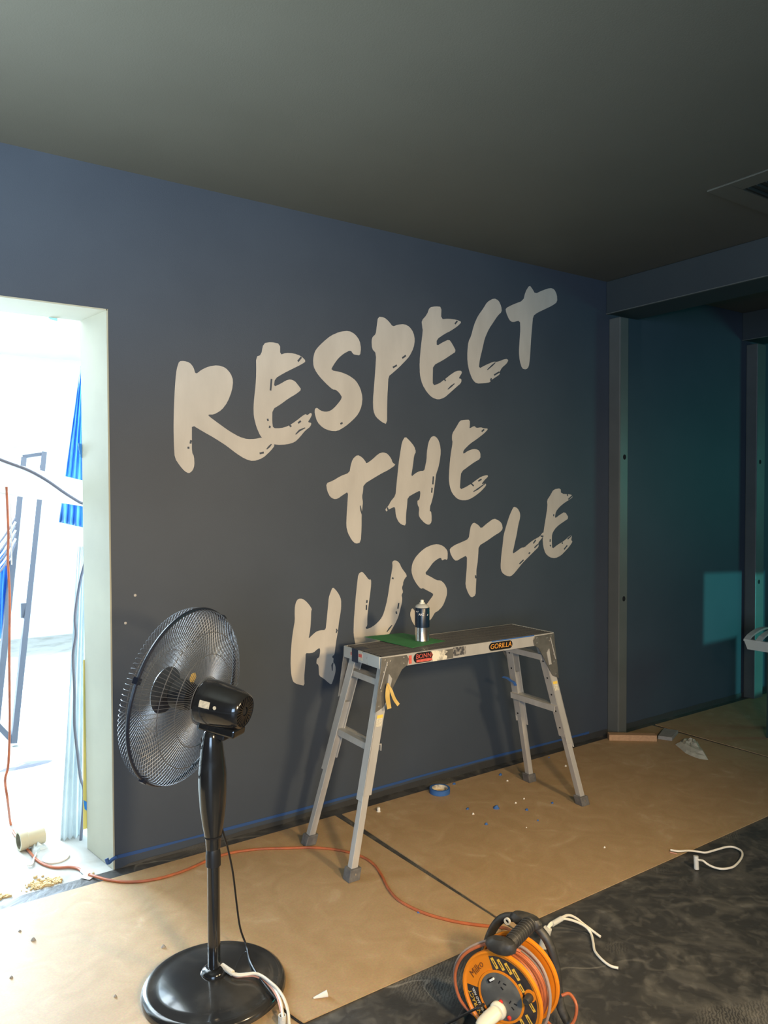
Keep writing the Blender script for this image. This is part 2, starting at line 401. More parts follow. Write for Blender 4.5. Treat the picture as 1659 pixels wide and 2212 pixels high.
struct(MB().box2((XL, YF - 0.12, 0), (XR, YF, CEIL)).build('wall_front', 'wall_paint'))
# cream plastered reveal of the doorway
rv = MB()
rv.prism([(DX - 0.0005, D - 0.002, 0.002), (DX - 0.040, WB + 0.004, 0.002), (DX - 0.046, WB + 0.004, 0.002), (DX - 0.0065, D - 0.002, 0.002)], (0, 0, DT - 0.002))
rv.box2((DL + 0.006, D - 0.002, DT - 0.006), (DX - 0.003, WB + 0.004, DT - 0.0005))
rv.box2((DL + 0.0005, D - 0.002, 0.002), (DL + 0.0065, WB + 0.004, DT - 0.006))
struct(rv.build('trim_1', 'cream_paint'), 'cream plastered doorway reveal')

# bulkhead beams crossing the ceiling
for k, (x0, x1) in enumerate(((3.765, 4.055), (5.235, 5.50))):
    b = MB(); b.box2((x0, YF, 2.572), (x1, D - 0.001, CEIL - 0.001))
    o = struct(b.build('trim_%d' % (2 + k), 'beam_paint', bevel=0.004), 'dark painted bulkhead beam under the ceiling')
    MB().box2((x0 - 0.004, YF, 2.568), (x0 + 0.012, D - 0.002, 2.5725)).build('edge_bead', 'post_paint', o)
# steel posts on the wall below the beams
for k, (x0, x1, dy, zt) in enumerate(((3.792, 3.872, 0.085, 2.545), (5.29, 5.40, 0.085, 2.545))):
    o = struct(MB().box2((x0, D - dy, 0.0), (x1, D, zt)).build('trim_%d' % (4 + k), 'post_paint', bevel=0.006), 'grey steel jamb post fixed to the wall')
    for z in (1.705, 0.845):
        M = Matrix.Translation((x0 + 0.045, D - dy - 0.0005, z)) @ Matrix.Rotation(pi / 2, 4, 'X')
        h = MB().lathe([(0.013, -0.003), (0.013, 0.001), (0.009, 0.0015), (0.0, 0.0005)], 16, M, 1.0, 1.2); h.build('bolt_hole', 'hole_black', o)

# ceiling air vent
vp = onz(1527, 411, CEIL); vq = onz(1659, 369, CEIL)
vx0 = vp.x; vy1 = vp.y
e = thing('ceiling_vent', 'dark square air vent set in the ceiling beside the beam', 'vent', (vx0, vy1, CEIL))
VS = 0.75
fr = MB()
for a, b in (((0, -VS), (VS, -VS + 0.10)), ((0, -0.10), (VS, 0)), ((0, -VS + 0.10), (0.10, -0.10)), ((VS - 0.10, -VS + 0.10), (VS, -0.10))):
    fr.box2((a[0], a[1], -0.008), (b[0], b[1], 0.0))
fr.build('frame', 'ceiling_paint', e, bevel=0.002)
MB().box2((0.09, -VS + 0.09, -0.002), (VS - 0.09, -0.09, -0.0005)).build('backing', 'vent_dark', e)
sl = None
for k in range(14):
    y = -0.125 - k * 0.0385
    if sl is None:
        sl = MB().box((VS / 2, 0, -0.006), (VS - 0.2, 0.006, 0.010), Matrix.Rotation(0.6, 3, 'X')).build('slat', 'vent_dark', e, loc=(0, y, 0))
    else:
        c = sl.copy(); COL.objects.link(c); c.parent = e; c.location = (0, y, 0)

# ------------------------------------------------------------------ the room beyond the doorway
bw = MB(); bw.box2((XL, 8.6, 0), (4.2, 8.7, 2.9)); struct(bw.build('wall_beyond', 'white_room'), 'bright white wall of the room beyond the doorway')
struct(MB().box2((4.2, WB, 0), (4.3, 8.7, 2.9)).build('wall_beyond_right', 'white_room'))
struct(MB().box2((-2.6, WB, 0), (-2.5, 8.6, 2.9)).build('wall_beyond_left', 'white_room'))
struct(MB().box2((-2.6, WB, 2.9), (4.3, 8.7, 3.0)).build('ceiling_beyond', 'white_room'))
struct(MB().box2((DX - 0.02, WB + 0.004, 0), (4.2, WB + 0.02, 2.9)).build('trim_6', 'white_room'))

# ================================================================== PAINTED LETTERS
def wpt(px, py): return ony(px, py, D)
def chaikin(p, a=0.22):
    out = []
    n = len(p)
    for i in range(n):
        x0, y0 = p[i]; x1, y1 = p[(i + 1) % n]
        out += [(x0 + (x1 - x0) * a, y0 + (y1 - y0) * a), (x1 - (x1 - x0) * a, y1 - (y1 - y0) * a)]
    return out
LET = [
 ('R', 340, 700, 3.6065, [(170,290),(205,287),(250,300),(280,335),(297,393),(345,355),(400,330),(470,320),(530,340),(570,385),(590,440),(580,520),(545,610),(500,670),(440,705),(395,705),(400,718),(470,770),(560,835),(640,880),(700,897),(760,895),(805,885),(900,880),(915,945),(880,990),(820,1045),(745,1070),(680,1050),(610,1005),(540,950),(440,885),(350,835),(268,785),(268,860),(268,1000),(285,1030),(288,1100),(275,1140),(245,1165),(210,1145),(175,1105),(135,1045),(128,950),(125,800),(128,650),(135,500),(145,380),(155,330)],
  [[(262,905),(256,932)],[(240,955),(242,972)],[(850,975),(870,955),(888,936)],[(795,1008),(828,1001)]]),
 ('E', 340, 700, 3.6065, [(825,150),(885,140),(955,155),(955,240),(1000,225),(1060,228),(1120,250),(1158,290),(1120,315),(1050,350),(980,385),(915,425),(905,490),(960,465),(1000,440),(1035,430),(1070,445),(1095,475),(1122,512),(1080,545),(1020,580),(960,625),(895,665),(893,760),(900,812),(960,812),(1020,795),(1080,755),(1130,715),(1155,700),(1165,712),(1195,690),(1203,705),(1190,735),(1170,765),(1200,770),(1190,800),(1150,830),(1110,880),(1070,920),(1010,938),(930,942),(880,925),(830,900),(800,870),(770,800),(750,720),(748,640),(755,560),(765,470),(770,380),(768,255),(808,240)],
  [[(1093,292),(1120,258)],[(888,428),(880,518)],[(856,738),(862,755)],[(876,793),(872,810)],[(1028,788),(1042,800)],[(1095,772),(1116,755)],[(1075,860),(1105,830),(1150,808)]]),
 ('S', 340, 700, 3.6065, [(1290,140),(1350,90),(1420,60),(1490,52),(1540,80),(1575,130),(1585,190),(1578,245),(1545,240),(1525,235),(1505,203),(1450,230),(1405,270),(1370,320),(1350,360),(1430,375),(1490,400),(1545,440),(1580,500),(1597,570),(1590,640),(1565,700),(1520,750),(1460,800),(1400,835),(1345,832),(1290,810),(1245,765),(1225,700),(1225,660),(1243,652),(1270,675),(1310,685),(1350,675),(1390,640),(1440,575),(1420,540),(1390,512),(1365,510),(1330,480),(1280,430),(1240,380),(1215,330),(1212,270),(1225,215),(1250,180)],
  [[(1424,779),(1441,769)]]),
 ('P', 760, 590, 3.456, [(195,325),(240,330),(275,360),(305,400),(340,385),(390,380),(430,400),(460,445),(470,500),(460,560),(430,620),(390,665),(350,705),(305,745),(272,772),(268,860),(265,900),(262,1000),(262,1130),(220,1110),(180,1075),(160,1030),(157,950),(165,850),(175,720),(182,600),(150,565),(147,500),(155,475),(178,455),(185,400)],
  [[(375,635),(402,615)],[(305,705),(335,688)]]),
 ('E', 760, 590, 3.456, [(580,255),(625,248),(668,252),(665,345),(720,340),(780,348),(820,365),(790,395),(740,430),(690,455),(632,495),(632,545),(680,515),(725,495),(750,530),(778,585),(740,610),(680,650),(605,690),(603,760),(603,840),(650,825),(690,795),(740,755),(780,730),(815,728),(822,745),(795,785),(818,790),(815,820),(780,850),(730,895),(690,930),(645,945),(600,930),(560,890),(525,830),(507,760),(505,660),(515,550),(530,430),(525,400),(520,355),(560,310)],
  [[(768,380),(786,358)],[(690,790),(698,806)],[(715,868),(740,845),(765,825)]]),
 ('C', 760, 590, 3.456, [(1060,187),(1095,205),(1115,250),(1118,290),(1090,315),(1060,360),(1020,420),(990,490),(975,560),(955,640),(945,715),(1000,685),(1060,660),(1080,665),(1150,638),(1168,650),(1155,675),(1120,705),(1100,740),(1105,755),(1060,785),(1040,798),(1030,815),(990,822),(930,825),(900,795),(875,730),(862,660),(862,580),(870,510),(890,470),(910,390),(940,320),(980,265),(1010,215)],
  [[(1010,722),(1045,690),(1070,668)],[(1060,762),(1100,738)],[(1033,803),(1041,785)]]),
 ('T', 760, 590, 3.456, [(1325,90),(1345,115),(1368,155),(1420,130),(1480,110),(1510,120),(1530,160),(1533,215),(1500,240),(1450,265),(1385,295),(1352,320),(1345,400),(1338,480),(1333,560),(1328,640),(1320,700),(1300,720),(1270,712),(1252,650),(1247,590),(1252,500),(1258,420),(1255,352),(1200,368),(1175,350),(1150,290),(1148,262),(1200,235),(1280,205),(1295,140)], []),
 ('T', 680, 880, 4.1475, [(380,425),(420,445),(450,480),(460,505),(510,470),(570,415),(610,402),(650,415),(685,460),(695,495),(725,515),(660,560),(600,590),(540,625),(435,690),(430,760),(422,800),(430,850),(425,900),(418,960),(418,1080),(410,1210),(365,1222),(330,1190),(295,1125),(280,1060),(285,950),(292,850),(298,755),(250,785),(205,818),(170,822),(135,800),(110,750),(100,680),(160,658),(230,615),(310,585),(320,520),(340,460)],
  [[(406,880),(412,920),(421,958)]]),
 ('H', 680, 880, 4.1475, [(808,260),(850,300),(890,350),(905,400),(888,430),(878,520),(860,625),(900,590),(940,570),(980,568),(990,520),(1000,470),(1003,400),(1015,320),(1040,265),(1070,255),(1100,280),(1120,330),(1128,400),(1118,480),(1105,540),(1085,600),(1080,640),(1070,720),(1060,790),(1045,850),(1030,890),(1045,960),(1045,1030),(1020,1055),(980,1035),(940,990),(930,960),(935,900),(920,875),(918,835),(935,830),(945,780),(942,745),(900,765),(830,805),(825,880),(815,960),(815,1060),(775,1050),(745,1020),(725,970),(718,890),(690,900),(655,918),(640,935),(630,912),(660,880),(680,840),(722,790),(730,700),(740,600),(750,500),(765,400),(780,310)],
  [[(1060,618),(1056,690)],[(1049,720),(1045,765)],[(1038,880),(1034,932)],[(647,897),(656,922)]]),
 ('E', 680, 880, 4.1475, [(1300,118),(1340,112),(1388,110),(1388,170),(1383,190),(1430,165),(1445,185),(1490,178),(1510,188),(1555,190),(1520,230),(1450,285),(1390,325),(1330,385),(1328,420),(1370,390),(1420,372),(1460,378),(1482,405),(1483,460),(1430,490),(1380,525),(1310,578),(1303,650),(1298,738),(1350,715),(1400,685),(1440,655),(1490,620),(1545,605),(1552,620),(1520,650),(1490,690),(1530,680),(1535,700),(1490,750),(1440,790),(1400,815),(1360,832),(1310,832),(1270,815),(1230,770),(1208,710),(1200,640),(1205,540),(1215,430),(1235,310),(1228,290),(1230,235),(1265,180)],
  [[(1493,217),(1516,198)],[(1395,678),(1422,704)],[(1463,661),(1492,643)],[(1420,755),(1460,730),(1525,682)]]),
 ('H', 610, 1190, 5.53, [(190,572),(235,570),(280,600),(320,645),(352,695),(342,720),(340,800),(335,900),(325,980),(310,1052),(350,1010),(400,965),(450,948),(515,945),(525,850),(535,750),(545,650),(552,560),(575,490),(600,432),(640,470),(675,520),(700,580),(700,680),(690,760),(675,840),(665,930),(655,1000),(640,1080),(630,1160),(620,1240),(595,1255),(595,1275),(610,1280),(605,1330),(625,1350),(635,1400),(630,1460),(605,1540),(585,1597),(550,1575),(500,1530),(437,1490),(435,1430),(430,1358),(405,1350),(410,1290),(440,1270),(450,1200),(448,1160),(420,1170),(370,1215),(320,1222),(275,1220),(275,1300),(268,1400),(258,1500),(262,1610),(210,1600),(160,1585),(125,1560),(105,1480),(97,1370),(98,1260),(105,1140),(115,1030),(130,930),(148,830),(145,750),(148,660),(165,600)],
  [[(642,930),(650,950),(640,980)],[(604,1335),(592,1362),(594,1430)]]),
 ('U', 610, 1190, 5.53, [(905,275),(950,245),(990,290),(1030,345),(1057,340),(1058,400),(1048,500),(1035,590),(1022,690),(1012,790),(1012,900),(990,910),(1000,935),(1050,920),(1110,880),(1165,825),(1200,770),(1225,690),(1245,610),(1262,520),(1275,430),(1290,330),(1305,250),(1315,180),(1310,130),(1335,112),(1370,120),(1400,150),(1420,200),(1490,295),(1460,330),(1440,375),(1440,400),(1425,440),(1440,490),(1420,530),(1430,560),(1425,620),(1405,700),(1385,780),(1355,850),(1310,930),(1270,1000),(1210,1060),(1110,1110),(1000,1140),(880,1150),(855,1040),(848,960),(852,850),(858,750),(868,620),(880,500),(890,400)],
  [[(1009,588),(1005,620)],[(1002,645),(1000,705)],[(1307,322),(1325,332)],[(1387,622),(1377,690)],[(1356,722),(1362,752)],[(1245,968),(1275,925),(1308,886)]]),
 ('S', 870, 1030, 4.2538, [(270,625),(320,617),(370,635),(400,665),(412,690),(410,765),(385,755),(360,770),(350,740),(310,760),(275,790),(240,840),(200,890),(250,915),(310,950),(350,952),(385,985),(405,1030),(405,1080),(390,1130),(365,1190),(320,1235),(295,1245),(265,1300),(245,1320),(200,1370),(150,1390),(110,1370),(80,1320),(65,1260),(85,1200),(115,1240),(160,1250),(215,1175),(245,1135),(285,1080),(255,1060),(215,1040),(185,1022),(165,1030),(130,990),(95,930),(78,870),(85,800),(115,740),(160,690),(210,650)], []),
 ('T', 870, 1030, 4.2538, [(650,418),(690,440),(720,475),(770,430),(835,382),(880,400),(910,430),(918,480),(890,510),(840,540),(770,590),(695,635),(692,720),(685,800),(675,850),(675,930),(670,1010),(668,1090),(628,1110),(600,1070),(575,1000),(580,920),(588,830),(590,720),(540,745),(490,775),(460,750),(435,700),(430,660),(480,625),(540,600),(605,570),(615,500),(625,450)],
  [[(666,905),(670,932)]]),
 ('L', 870, 1030, 4.2538, [(1020,272),(1055,290),(1075,330),(1078,370),(1060,440),(1045,530),(1025,620),(1005,712),(1050,680),(1090,650),(1115,650),(1160,610),(1200,580),(1260,548),(1285,510),(1300,520),(1280,560),(1240,610),(1250,640),(1200,690),(1150,740),(1100,790),(1060,840),(1020,890),(990,915),(950,910),(910,880),(897,830),(905,720),(920,600),(925,540),(950,450),(975,370),(1000,310)],
  [[(1155,706),(1168,694)],[(1070,800),(1108,763)],[(1198,612),(1220,580)],[(1208,652),(1240,620)],[(1265,545),(1290,546)]]),
 ('E', 870, 1030, 4.2538, [(1385,115),(1450,105),(1452,155),(1550,162),(1562,185),(1530,210),(1490,235),(1440,275),(1405,320),(1395,385),(1440,350),(1490,320),(1525,380),(1480,410),(1430,445),(1395,480),(1370,525),(1368,590),(1372,665),(1420,625),(1480,590),(1540,535),(1553,550),(1545,580),(1560,595),(1530,640),(1490,685),(1450,725),(1400,748),(1350,740),(1310,705),(1290,640),(1285,570),(1295,490),(1310,400),(1330,270),(1325,215),(1355,170)],
  [[(1511,158),(1513,176)],[(1520,207),(1560,170)],[(1386,343),(1385,362)],[(1353,572),(1352,598)],[(1352,626),(1358,638)],[(1460,612),(1470,606)],[(1480,667),(1510,630)],[(1513,572),(1542,545)]]),
]
for k, (ch, ox, oy, sc, poly, dashes) in enumerate(LET):
    pts = chaikin(poly)
    P = [wpt(ox + x / sc, oy + y / sc) for x, y in pts]
    th = 0.0010 + 0.0002 * (k % 3)
    m = MB().prism([(p.x, D - 0.0002, p.z) for p in P], (0, -th, 0))
    o = m.build('painted_letter', 'letter_paint', wall)
    o['label'] = 'off-white brush-style painted letter ' + ch
    if dashes:
        g = MB()
        for d in dashes:
            q = [Vector((wpt(ox + x / sc, oy + y / sc).x, 0, wpt(ox + x / sc, oy + y / sc).z)) for x, y in d]
            n = len(q); up = []; dn = []
            for i in range(n):
                t = (q[min(i + 1, n - 1)] - q[max(i - 1, 0)]).normalized(); s_ = Vector((-t.z, 0, t.x))
                wd = 0.0042 if 0 < i < n - 1 or n == 2 else 0.0022
                up.append(q[i] + s_ * wd); dn.append(q[i] - s_ * wd)
            g.prism([(p.x, D - th - 0.0004, p.z) for p in up + dn[::-1]], (0, -0.0004, 0))
        g.build('bare_wall_fleck', 'wall_paint', o)
for px, py in ((292, 1286), (271, 1346)):
    c = wpt(px, py); MB().lathe([(0.006, 0), (0.004, 0.0015), (0, 0.002)], 7, Matrix.Translation((c.x, D, c.z)) @ Matrix.Rotation(pi / 2, 4, 'X')).build('paint_speck', 'letter_paint', wall)

# ================================================================== FLOOR COVERINGS
# black polythene over the floor
gx0, gx1, gy0, gy1, st = -2.0, 7.2, -1.6, D - 0.005, 0.035
FLAT = [(onz(1105, 2140).x, onz(1105, 2140).y, 0.34), (onz(1230, 2050).x, onz(1230, 2050).y, 0.24), (onz(960, 2215).x, onz(960, 2215).y, 0.22), (onz(1520, 1850).x, onz(1520, 1850).y, 0.2), (5.0, 2.2, 0.9)]
nx = int((gx1 - gx0) / st) + 1; ny = int((gy1 - gy0) / st) + 1
vs = []; fs = []
for j in range(ny):
    y = gy0 + (gy1 - gy0) * j / (ny - 1)
    for i in range(nx):
        x = gx0 + (gx1 - gx0) * i / (nx - 1)
        a = noise.noise(Vector((x * 1.1, y * 1.1, 3.0))); b = noise.noise(Vector((x * 2.3 + 7, y * 2.3, 9.0)))
        rd = max(0.0, 1 - abs(a) * 9) * 0.010 * max(0, noise.noise(Vector((x * .8, y * .8, 40))) + 0.4) + max(0.0, 1 - abs(b) * 8) * 0.006 + 0.002 * abs(noise.noise(Vector((x * 9, y * 9, 1))))
        k = 1.0
        if 1.86 < y < 3.05: k = 0.0
        elif y > 1.74: k = max(0.0, (1.86 - y) / 0.12) if y < 1.9 else 0.15
        for fx_, fy_, fr_ in FLAT:
            d_ = math.hypot(x - fx_, y - fy_)
            k *= min(1.0, max(0.03, (d_ - fr_ * 0.75) / (fr_ * 0.25 + 1e-6)))
        vs.append((x, y, 0.0012 + rd * k))
for j in range(ny - 1):
    for i in range(nx - 1): fs.append((j * nx + i, j * nx + i + 1, (j + 1) * nx + i + 1, (j + 1) * nx + i))
for i in range(nx):
    x = gx0 + (gx1 - gx0) * i / (nx - 1); vs.append((x, D - 0.0035, (0.010 + 0.026 * min(1, max(0, (x - 0.9) / 1.8)) + 0.004 * noise.noise(Vector((x * 6, 0, 2)))) if x > DX + 0.02 else 0.0015))
for i in range(nx - 1): fs.append(((ny - 1) * nx + i, (ny - 1) * nx + i + 1, ny * nx + i + 1, ny * nx + i))
o = MB().add(vs, fs).build('plastic_sheet', 'black_polythene', smooth=True)
tag(o, 'crumpled dusty black plastic sheet covering the floor', 'plastic sheet')

BT = 0.0055
def slab(name, corners, z0, z1, matn, label, cat, group=None):
    m = MB().prism([(p[0], p[1], z0) for p in corners], (0, 0, z1 - z0))
    return tag(m.build(name, matn), label, cat, group)
a1 = onz(726, 1763, BT); a2 = onz(1096, 2000, BT); b1 = onz(741, 1760, BT); b2 = onz(1101, 1998, BT)
YN = 1.886
c1 = onz(1412.7, 1567.9, BT); c2 = onz(1659, 1636.5, BT); c3 = onz(1449, 1574.6, BT)
def ext(p, q, y): return (p.x + (q.x - p.x) * (y - p.y) / (q.y - p.y), y)
slab('floor_board', [ext(a1, a2, YN), ext(a1, a2, 3.028), (-0.62, 3.02), (-0.62, YN)], 0.0022, BT, 'fibreboard', 'tan fibreboard sheet on the floor under the pedestal fan', 'floor board', 'protective floor boards')
slab('floor_board', [ext(b1, b2, YN), ext(c1, c2, YN), ext(c1, c2, 3.045), ext(b1, b2, 3.022)], 0.0022, BT, 'fibreboard', 'tan fibreboard sheet on the floor under the blue tape roll', 'floor board', 'protective floor boards')
slab('floor_board', [(6.6, YN), (6.6, 3.05), (c3.x, 3.045), (ext(c1, c2, YN)[0] + 0.012, YN)], 0.0022, BT, 'fibreboard', 'tan fibreboard sheet on the floor beneath the steel jamb posts', 'floor board', 'protective floor boards')

# blue masking tape along the foot of the wall
tp = MB()
xs = [0.826 + k * 0.1 for k in range(29)]
up = [(x, D - 0.0006, 0.046 + 0.0035 * sin(x * 3) + 0.006 + 0.004 * noise.noise(Vector((x * 4, 0, 0)))) for x in xs]
dn = [(x, D - 0.0006, 0.046 + 0.0035 * sin(x * 3) - 0.006 + 0.004 * noise.noise(Vector((x * 4, 5, 0)))) for x in xs]
n = len(xs)
tp.add(up + dn + [(x, y - 0.0012, z) for x, y, z in up + dn],
       [(i, i + 1, n + i + 1, n + i) for i in range(n - 1)] + [(2 * n + i, 3 * n + i, 3 * n + i + 1, 2 * n + i + 1) for i in range(n - 1)] + [(i, 2 * n + i, 2 * n + i + 1, i + 1) for i in range(n - 1)])
tp.tube(smooth_path([(0.83, D - 0.004, 0.05), (0.81, D - 0.010, 0.047), (0.795, D - 0.016, 0.042), (0.79, D - 0.010, 0.058)], 4), 0.008, 6)
tag(tp.build('masking_tape', 'tape_line'), 'blue masking tape line stuck along the foot of the wall', 'tape')

# ================================================================== WORK PLATFORM
LADC = (2.196, 2.652, BT); LADR = radians(-1.2)
lad = thing('work_platform', 'aluminium folding work platform with splayed legs standing before the painted wall', 'work platform', LADC, LADR)
LM = Matrix.Translation(LADC) @ Matrix.Rotation(LADR, 4, 'Z')
HX, HY, ZT, ZB = 0.482, 0.140, 0.836, 0.786      # half deck, deck top and rail bottom
FX, FY = 0.664, 0.198                             # half spread of the feet
# deck planks with ridges
npl = 5; pw = (2 * HY - 0.012) / npl
pl = None
for k in range(npl):
    y = -HY + 0.006 + pw * (k + 0.5)
    if pl is None:
        m = MB().box2((-HX + 0.012, -pw / 2 + 0.0022, ZT - 0.012), (HX - 0.012, pw / 2 - 0.0022, ZT - 0.002))
        for q in range(3):
            yy = -pw / 2 + pw * (q + 0.5) / 3
            m.box2((-HX + 0.012, yy - 0.005, ZT - 0.003), (HX - 0.012, yy + 0.005, ZT))
        pl = m.build('deck_plank', 'alu_deck', lad, loc=(0, y, 0))
    else:
        c = pl.copy(); COL.objects.link(c); c.parent = lad; c.location = (0, y, 0)
for s in (-1, 1):
    r_ = MB(); r_.box2((-HX + 0.004, s * HY - 0.004, ZB), (HX - 0.004, s * HY + 0.004, ZT - 0.001))
    r_.box2((-HX + 0.004, s * (HY - 0.010) - 0.008, ZB), (HX - 0.004, s * (HY - 0.010) + 0.008, ZB + 0.004))
    r_.build('side_rail', 'alu', lad, bevel=0.0012)
for s in (-1, 1):
    m = MB(); m.box2((s * HX - 0.004, -HY, ZB + 0.002), (s * HX + 0.004, HY, ZT - 0.0005))
    ec = m.build('end_cap', 'alu_end', lad, bevel=0.001)
    if s < 0:
        t = MB(); t.box2((-HX - 0.0056, 0.022, ZB - 0.004), (-HX - 0.0038, 0.070, ZT + 0.001)); t.box2((-HX - 0.005, 0.022, ZT - 0.0003), (-HX + 0.05, 0.070, ZT + 0.0012))
        t.build('tape_band', 'navy_tape', ec)
        MB().box2((-HX - 0.0048, -0.012, ZB + 0.012), (-HX - 0.0038, 0.018, ZT - 0.006)).build('sticker', 'sticker_cream', ec)
        MB().box2((-HX - 0.0054, -0.010, ZT - 0.026), (-HX - 0.0046, 0.016, ZT - 0.013)).build('red_print', 'sticker_red', ec)
        MB().box2((-HX - 0.0048, 0.072, ZB + 0.012), (-HX - 0.0038, 0.082, ZT - 0.008)).build('sticker', 'sticker_cream', ec)
        MB().box2((-HX - 0.0054, 0.073, ZT - 0.030), (-HX - 0.0046, 0.080, ZT - 0.016)).build('red_print', 'sticker_red', ec)

def leg_pt(sx, sy, z):      # outer corner line of a leg, from foot to hinge
    t = z / ZB
    return Vector((sx * (FX + (HX - 0.022 - FX) * t), sy * (FY + (HY - 0.010 - FY) * t), z))
def leg_sec(sx, sy, z0, z1, wx, wy, ox=0.0, oy=0.0):
    P = []
    for z in (z0, z1):
        c = leg_pt(sx, sy, z)
        x0, x1 = c.x - sx * ox, c.x - sx * (ox + wx); y0, y1 = c.y - sy * oy, c.y - sy * (oy + wy)
        P += [Vector((x0, y0, z)), Vector((x1, y0, z)), Vector((x1, y1, z)), Vector((x0, y1, z))]
    return MB().hexa(P)
for sx in (-1, 1):
    for sy in (-1, 1):
        lg = bpy.data.objects.new('leg', None); COL.objects.link(lg); lg.parent = lad
        # outer channel: web plus two flanges, open towards the middle of the frame
        zlo = 0.315 if sy > 0 else 0.285
        m = leg_sec(sx, sy, zlo + 0.02, ZB + 0.005, 0.040, 0.006)
        k = leg_sec(sx, sy, zlo, ZB + 0.005, 0.005, 0.044); m.add(k.v, k.f)
        k = leg_sec(sx, sy, zlo + 0.05, ZB + 0.005, 0.005, 0.044, 0.035); m.add(k.v, k.f)
        m.build('outer_channel', 'alu', lg, bevel=0.0012)
        m = leg_sec(sx, sy, 0.020, 0.60, 0.029, 0.030, 0.0055, 0.0065)
        m.build('extension_leg', 'alu', lg, bevel=0.0015)
        c = leg_pt(sx, sy, 0.0)
        f = MB(); x0 = c.x + sx * 0.004; x1 = c.x - sx * 0.046; y0 = c.y + sy * 0.004; y1 = c.y - sy * 0.044
        tx = leg_pt(sx, sy, 0.045).x - c.x; ty = leg_pt(sx, sy, 0.045).y - c.y
        f.hexa([(x0, y0, 0), (x1, y0, 0), (x1, y1, 0), (x0, y1, 0), (x0 + tx, y0 + ty, 0.045), (x1 + tx, y0 + ty, 0.045), (x1 + tx, y1 + ty, 0.045), (x0 + tx, y1 + ty, 0.045)])
        ft = f.build('rubber_foot', 'rubber_grey', lg, bevel=0.003)
        cc = leg_pt(sx, sy, 0.026)
        MB().lathe([(0.0045, 0), (0.004, 0.002), (0, 0.003)], 10, Matrix.Translation((cc.x - sx * 0.022, cc.y + sy * 0.0035, 0.026)) @ Matrix.Rotation(pi / 2 * (1 if sy < 0 else -1), 4, 'X')).build('rivet', 'rivet', lg)
        # adjusting holes on the side flange
        for z in (0.70, 0.62, 0.54, 0.46, 0.38):
            p = leg_pt(sx, sy, z)
            MB().lathe([(0.0048, 0), (0.0048, 0.0006)], 10).build('pin_hole', 'hole_black', lg, M=Matrix.Translation((p.x - sx * 0.0402, p.y - sy * 0.022, z)) @ Matrix.Rotation(pi / 2 * -sx, 4, 'Y'))
    # rungs between the pair of legs
    for z, h in ((0.735, 0.026), (0.490, 0.028)):
        a = leg_pt(sx, -1, z); b = leg_pt(sx, 1, z)
        m = MB(); xx = a.x - sx * 0.006
        m.box2((xx, a.y + 0.006, z - h), (xx - sx * 0.004, b.y - 0.006, z))
        m.box2((xx, a.y + 0.006, z - 0.003), (xx - sx * 0.048, b.y - 0.006, z))
        m.box2((xx - sx * 0.044, a.y + 0.006, z - h), (xx - sx * 0.048, b.y - 0.006, z))
        m.build('rung', 'alu', lad, bevel=0.0012)
    # hinge brackets
    for sy in (-1, 1):
        yb = sy * (HY + 0.0045)
        hp = [(HX - 0.001, ZT - 0.004), (HX - 0.125, ZT - 0.006), (HX - 0.135, ZT - 0.022), (HX - 0.128, ZB + 0.004), (HX - 0.10, ZB - 0.012),
              (HX - 0.045, 0.690), (HX - 0.010, 0.635), (HX + 0.030, 0.618), (HX + 0.018, 0.70), (HX + 0.004, ZB - 0.004)]
        m = MB().prism([(sx * x, yb, z) for x, z in hp], (0, sy * 0.004, 0))
        br = m.build('hinge_bracket', 'bracket', lad, bevel=0.001)
        for x, z in ((HX - 0.02, 0.822), (HX - 0.045, 0.815), (HX - 0.03, 0.80), (HX - 0.11, 0.822), (HX - 0.11, 0.798), (HX - 0.012, 0.775), (HX - 0.004, 0.735), (HX + 0.0, 0.70), (HX + 0.012, 0.64)):
            MB().lathe([(0.0042, 0), (0.0036, 0.0018), (0, 0.0026)], 9).build('rivet', 'rivet', br, M=Matrix.Translation((sx * x, yb + sy * 0.004, z)) @ Matrix.Rotation(pi / 2 * (1 if sy < 0 else -1), 4, 'X'))
        # diagonal stay folded against the bracket
        if sy < 0:
            p0 = Vector((sx * (HX - 0.028), yb + sy * 0.006, 0.815)); p1 = Vector((sx * (HX + 0.006), yb + sy * 0.006, 0.712))
            MB().tube([p0, p1], 0.0022, 6).build('stay_rod', 'alu', br)
            MB().prism([(sx * (HX - 0.05), yb + sy * 0.004, 0.745), (sx * (HX - 0.036), yb + sy * 0.004, 0.765), (sx * (HX - 0.03), yb + sy * 0.004, 0.735), (sx * (HX - 0.02), yb + sy * 0.004, 0.69), (sx * (HX - 0.036), yb + sy * 0.004, 0.69)], (0, sy * 0.003, 0)).build('latch', 'alu', br)
# warning labels on the legs
for sx in (-1, 1):
    z1 = 0.606; z0 = 0.562
    P = []
    for z in (z0, z1):
        c = leg_pt(sx, -1, z); P.append((c.x - sx * 0.006, c.y - 0.0006, z)); P.append((c.x - sx * 0.034, c.y - 0.0006, z))
    MB().prism([P[0], P[1], P[3], P[2]], (0, -0.0006, 0)).build('warning_label', 'sticker_cream', lad)
    P = []
    for z in (z1 - 0.012, z1):
        c = leg_pt(sx, -1, z); P.append((c.x - sx * 0.006, c.y - 0.0014, z)); P.append((c.x - sx * 0.034, c.y - 0.0014, z))
    MB().prism([P[0], P[1], P[3], P[2]], (0, -0.0005, 0)).build('warning_stripe', 'sticker_yellow', lad)
